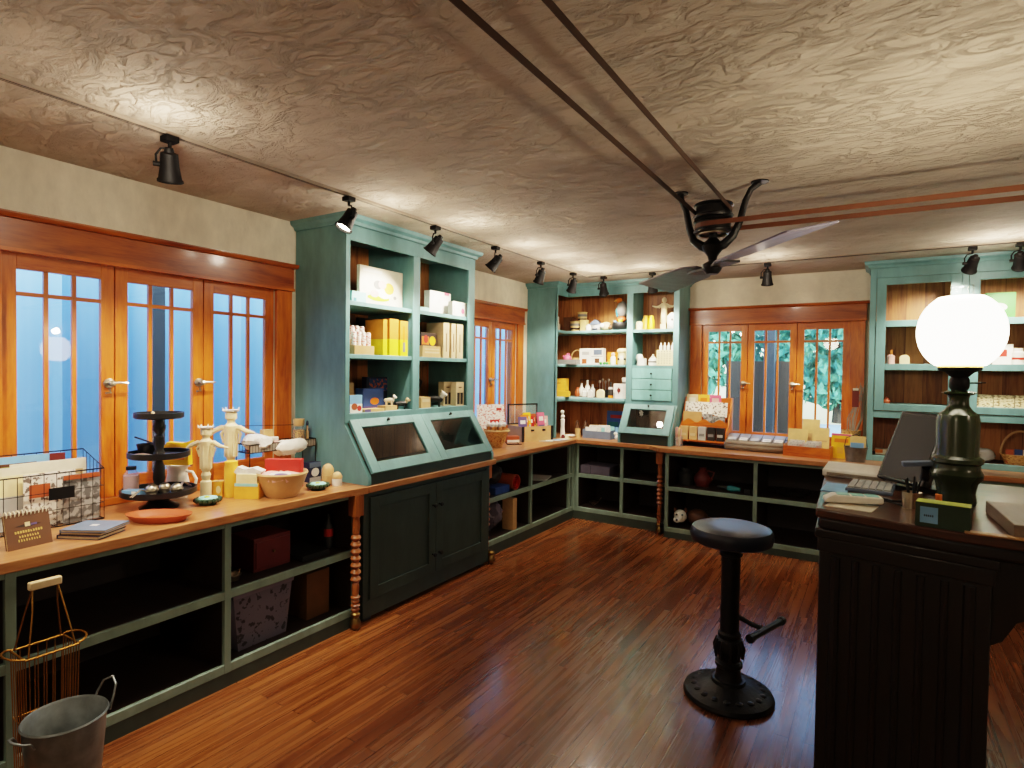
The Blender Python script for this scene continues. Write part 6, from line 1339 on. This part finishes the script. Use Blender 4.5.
t = thing('gift_basket', 'tan basket with a tall hoop handle under the glazed cupboard', 'basket', (0.99, 6.24, CT+0.046))
mb = MB('wicker'); mb.lathe([(0, 0), (0.10, 0), (0.13, 0.08), (0.123, 0.08), (0.095, 0.01), (0, 0.01)], 24, sy=0.8); mb.build('basket_body', t)
MB('kraft').tube([(0.125*math.cos(a), 0, 0.08+0.19*math.sin(a)) for a in [PI*k/16 for k in range(17)]], 0.008, 8).build('handle', t)
for k, (x, m, lab) in enumerate(((-0.07, 'terracotta', 'rust-coloured packet in the hoop-handled basket'), (-0.015, 'blue', 'blue packet in the hoop-handled basket'), (0.04, 'white', 'white packet in the hoop-handled basket'), (0.085, 'red', 'red packet in the hoop-handled basket'))):
    boxitem('packet', lab, 'packet', (0.99+x, 6.20+0.02*(k % 2), CT+0.058), (0.05, 0.03, 0.11), R(15*k-20), m, [(0.1, 0.4, 0.9, 0.6, 'lightgrey')])

# ------------------------------------------------------------------ daylight, added fill lamps, camera
w = bpy.data.worlds.new('dusk_sky'); bpy.context.scene.world = w; w.use_nodes = True
nt = w.node_tree; bg = nt.nodes['Background']
sky = nt.nodes.new('ShaderNodeTexSky'); sky.sky_type = 'NISHITA'; sky.sun_disc = False; sky.sun_elevation = R(12); sky.sun_rotation = R(140)
tint = nt.nodes.new('ShaderNodeMixRGB'); tint.blend_type = 'MULTIPLY'; tint.inputs['Fac'].default_value = 1; tint.inputs['Color2'].default_value = (0.75, 1.0, 1.25, 1)
nt.links.new(sky.outputs[0], tint.inputs['Color1']); nt.links.new(tint.outputs[0], bg.inputs['Color']); bg.inputs['Strength'].default_value = SKY
# fill lamps added out of view for ambient light: two made-up opal bowl pendants
def fill_pendant(x, y, power, label):
    t = thing('fill_ceiling_light', label, 'added fill light', (x, y, ZC))
    mb = MB('brass'); mb.lathe([(0, -0.02), (0.06, -0.02), (0.06, 0), (0, 0)], 20); mb.tube([(0, 0, -0.02), (0, 0, -0.12)], 0.008); mb.build('canopy', t)
    mb = MB('lens_dim'); mb.lathe([(0, -0.24), (0.08, -0.22), (0.13, -0.17), (0.14, -0.12), (0, -0.118)], 24); mb.build('bowl', t)
    L = bpy.data.lights.new('fill_lamp', 'POINT'); L.energy = power; L.color = (1, 0.82, 0.6); L.shadow_soft_size = 0.14
    lo = bpy.data.objects.new('fill_lamp', L); COL.objects.link(lo); lo.location = (x, y, ZC-0.32)
fill_pendant(-0.9, -1.4, ROOM_FILL, 'added opal bowl fill light behind the viewer on the left')
fill_pendant(2.4, 1.0, ROOM_FILL, 'added opal bowl fill light out of the picture on the right')

cam = bpy.data.cameras.new('camera'); co = bpy.data.objects.new('camera', cam); COL.objects.link(co)
cam.sensor_fit = 'HORIZONTAL'; cam.sensor_width = 36.0; cam.lens = 582.79/1024*36.0; cam.clip_start = 0.05; cam.clip_end = 200
yaw, pitch, roll = -0.5620846, -0.0221908, 0.0140731
fw = Vector((math.sin(yaw)*math.cos(pitch), math.cos(yaw)*math.cos(pitch), math.sin(pitch)))
r0 = Vector((math.cos(yaw), -math.sin(yaw), 0)); u0 = r0.cross(fw)
rt = r0*math.cos(roll)+u0*math.sin(roll); up = u0*math.cos(roll)-r0*math.sin(roll)
mt = Matrix((rt, up, -fw)).transposed().to_4x4(); mt.translation = (0, 0, 1.65); co.matrix_world = mt
sc = bpy.context.scene; sc.camera = co
sc.view_settings.view_transform = VIEW; sc.view_settings.look = LOOK; sc.view_settings.exposure = EXPO; sc.view_settings.gamma = 1.0
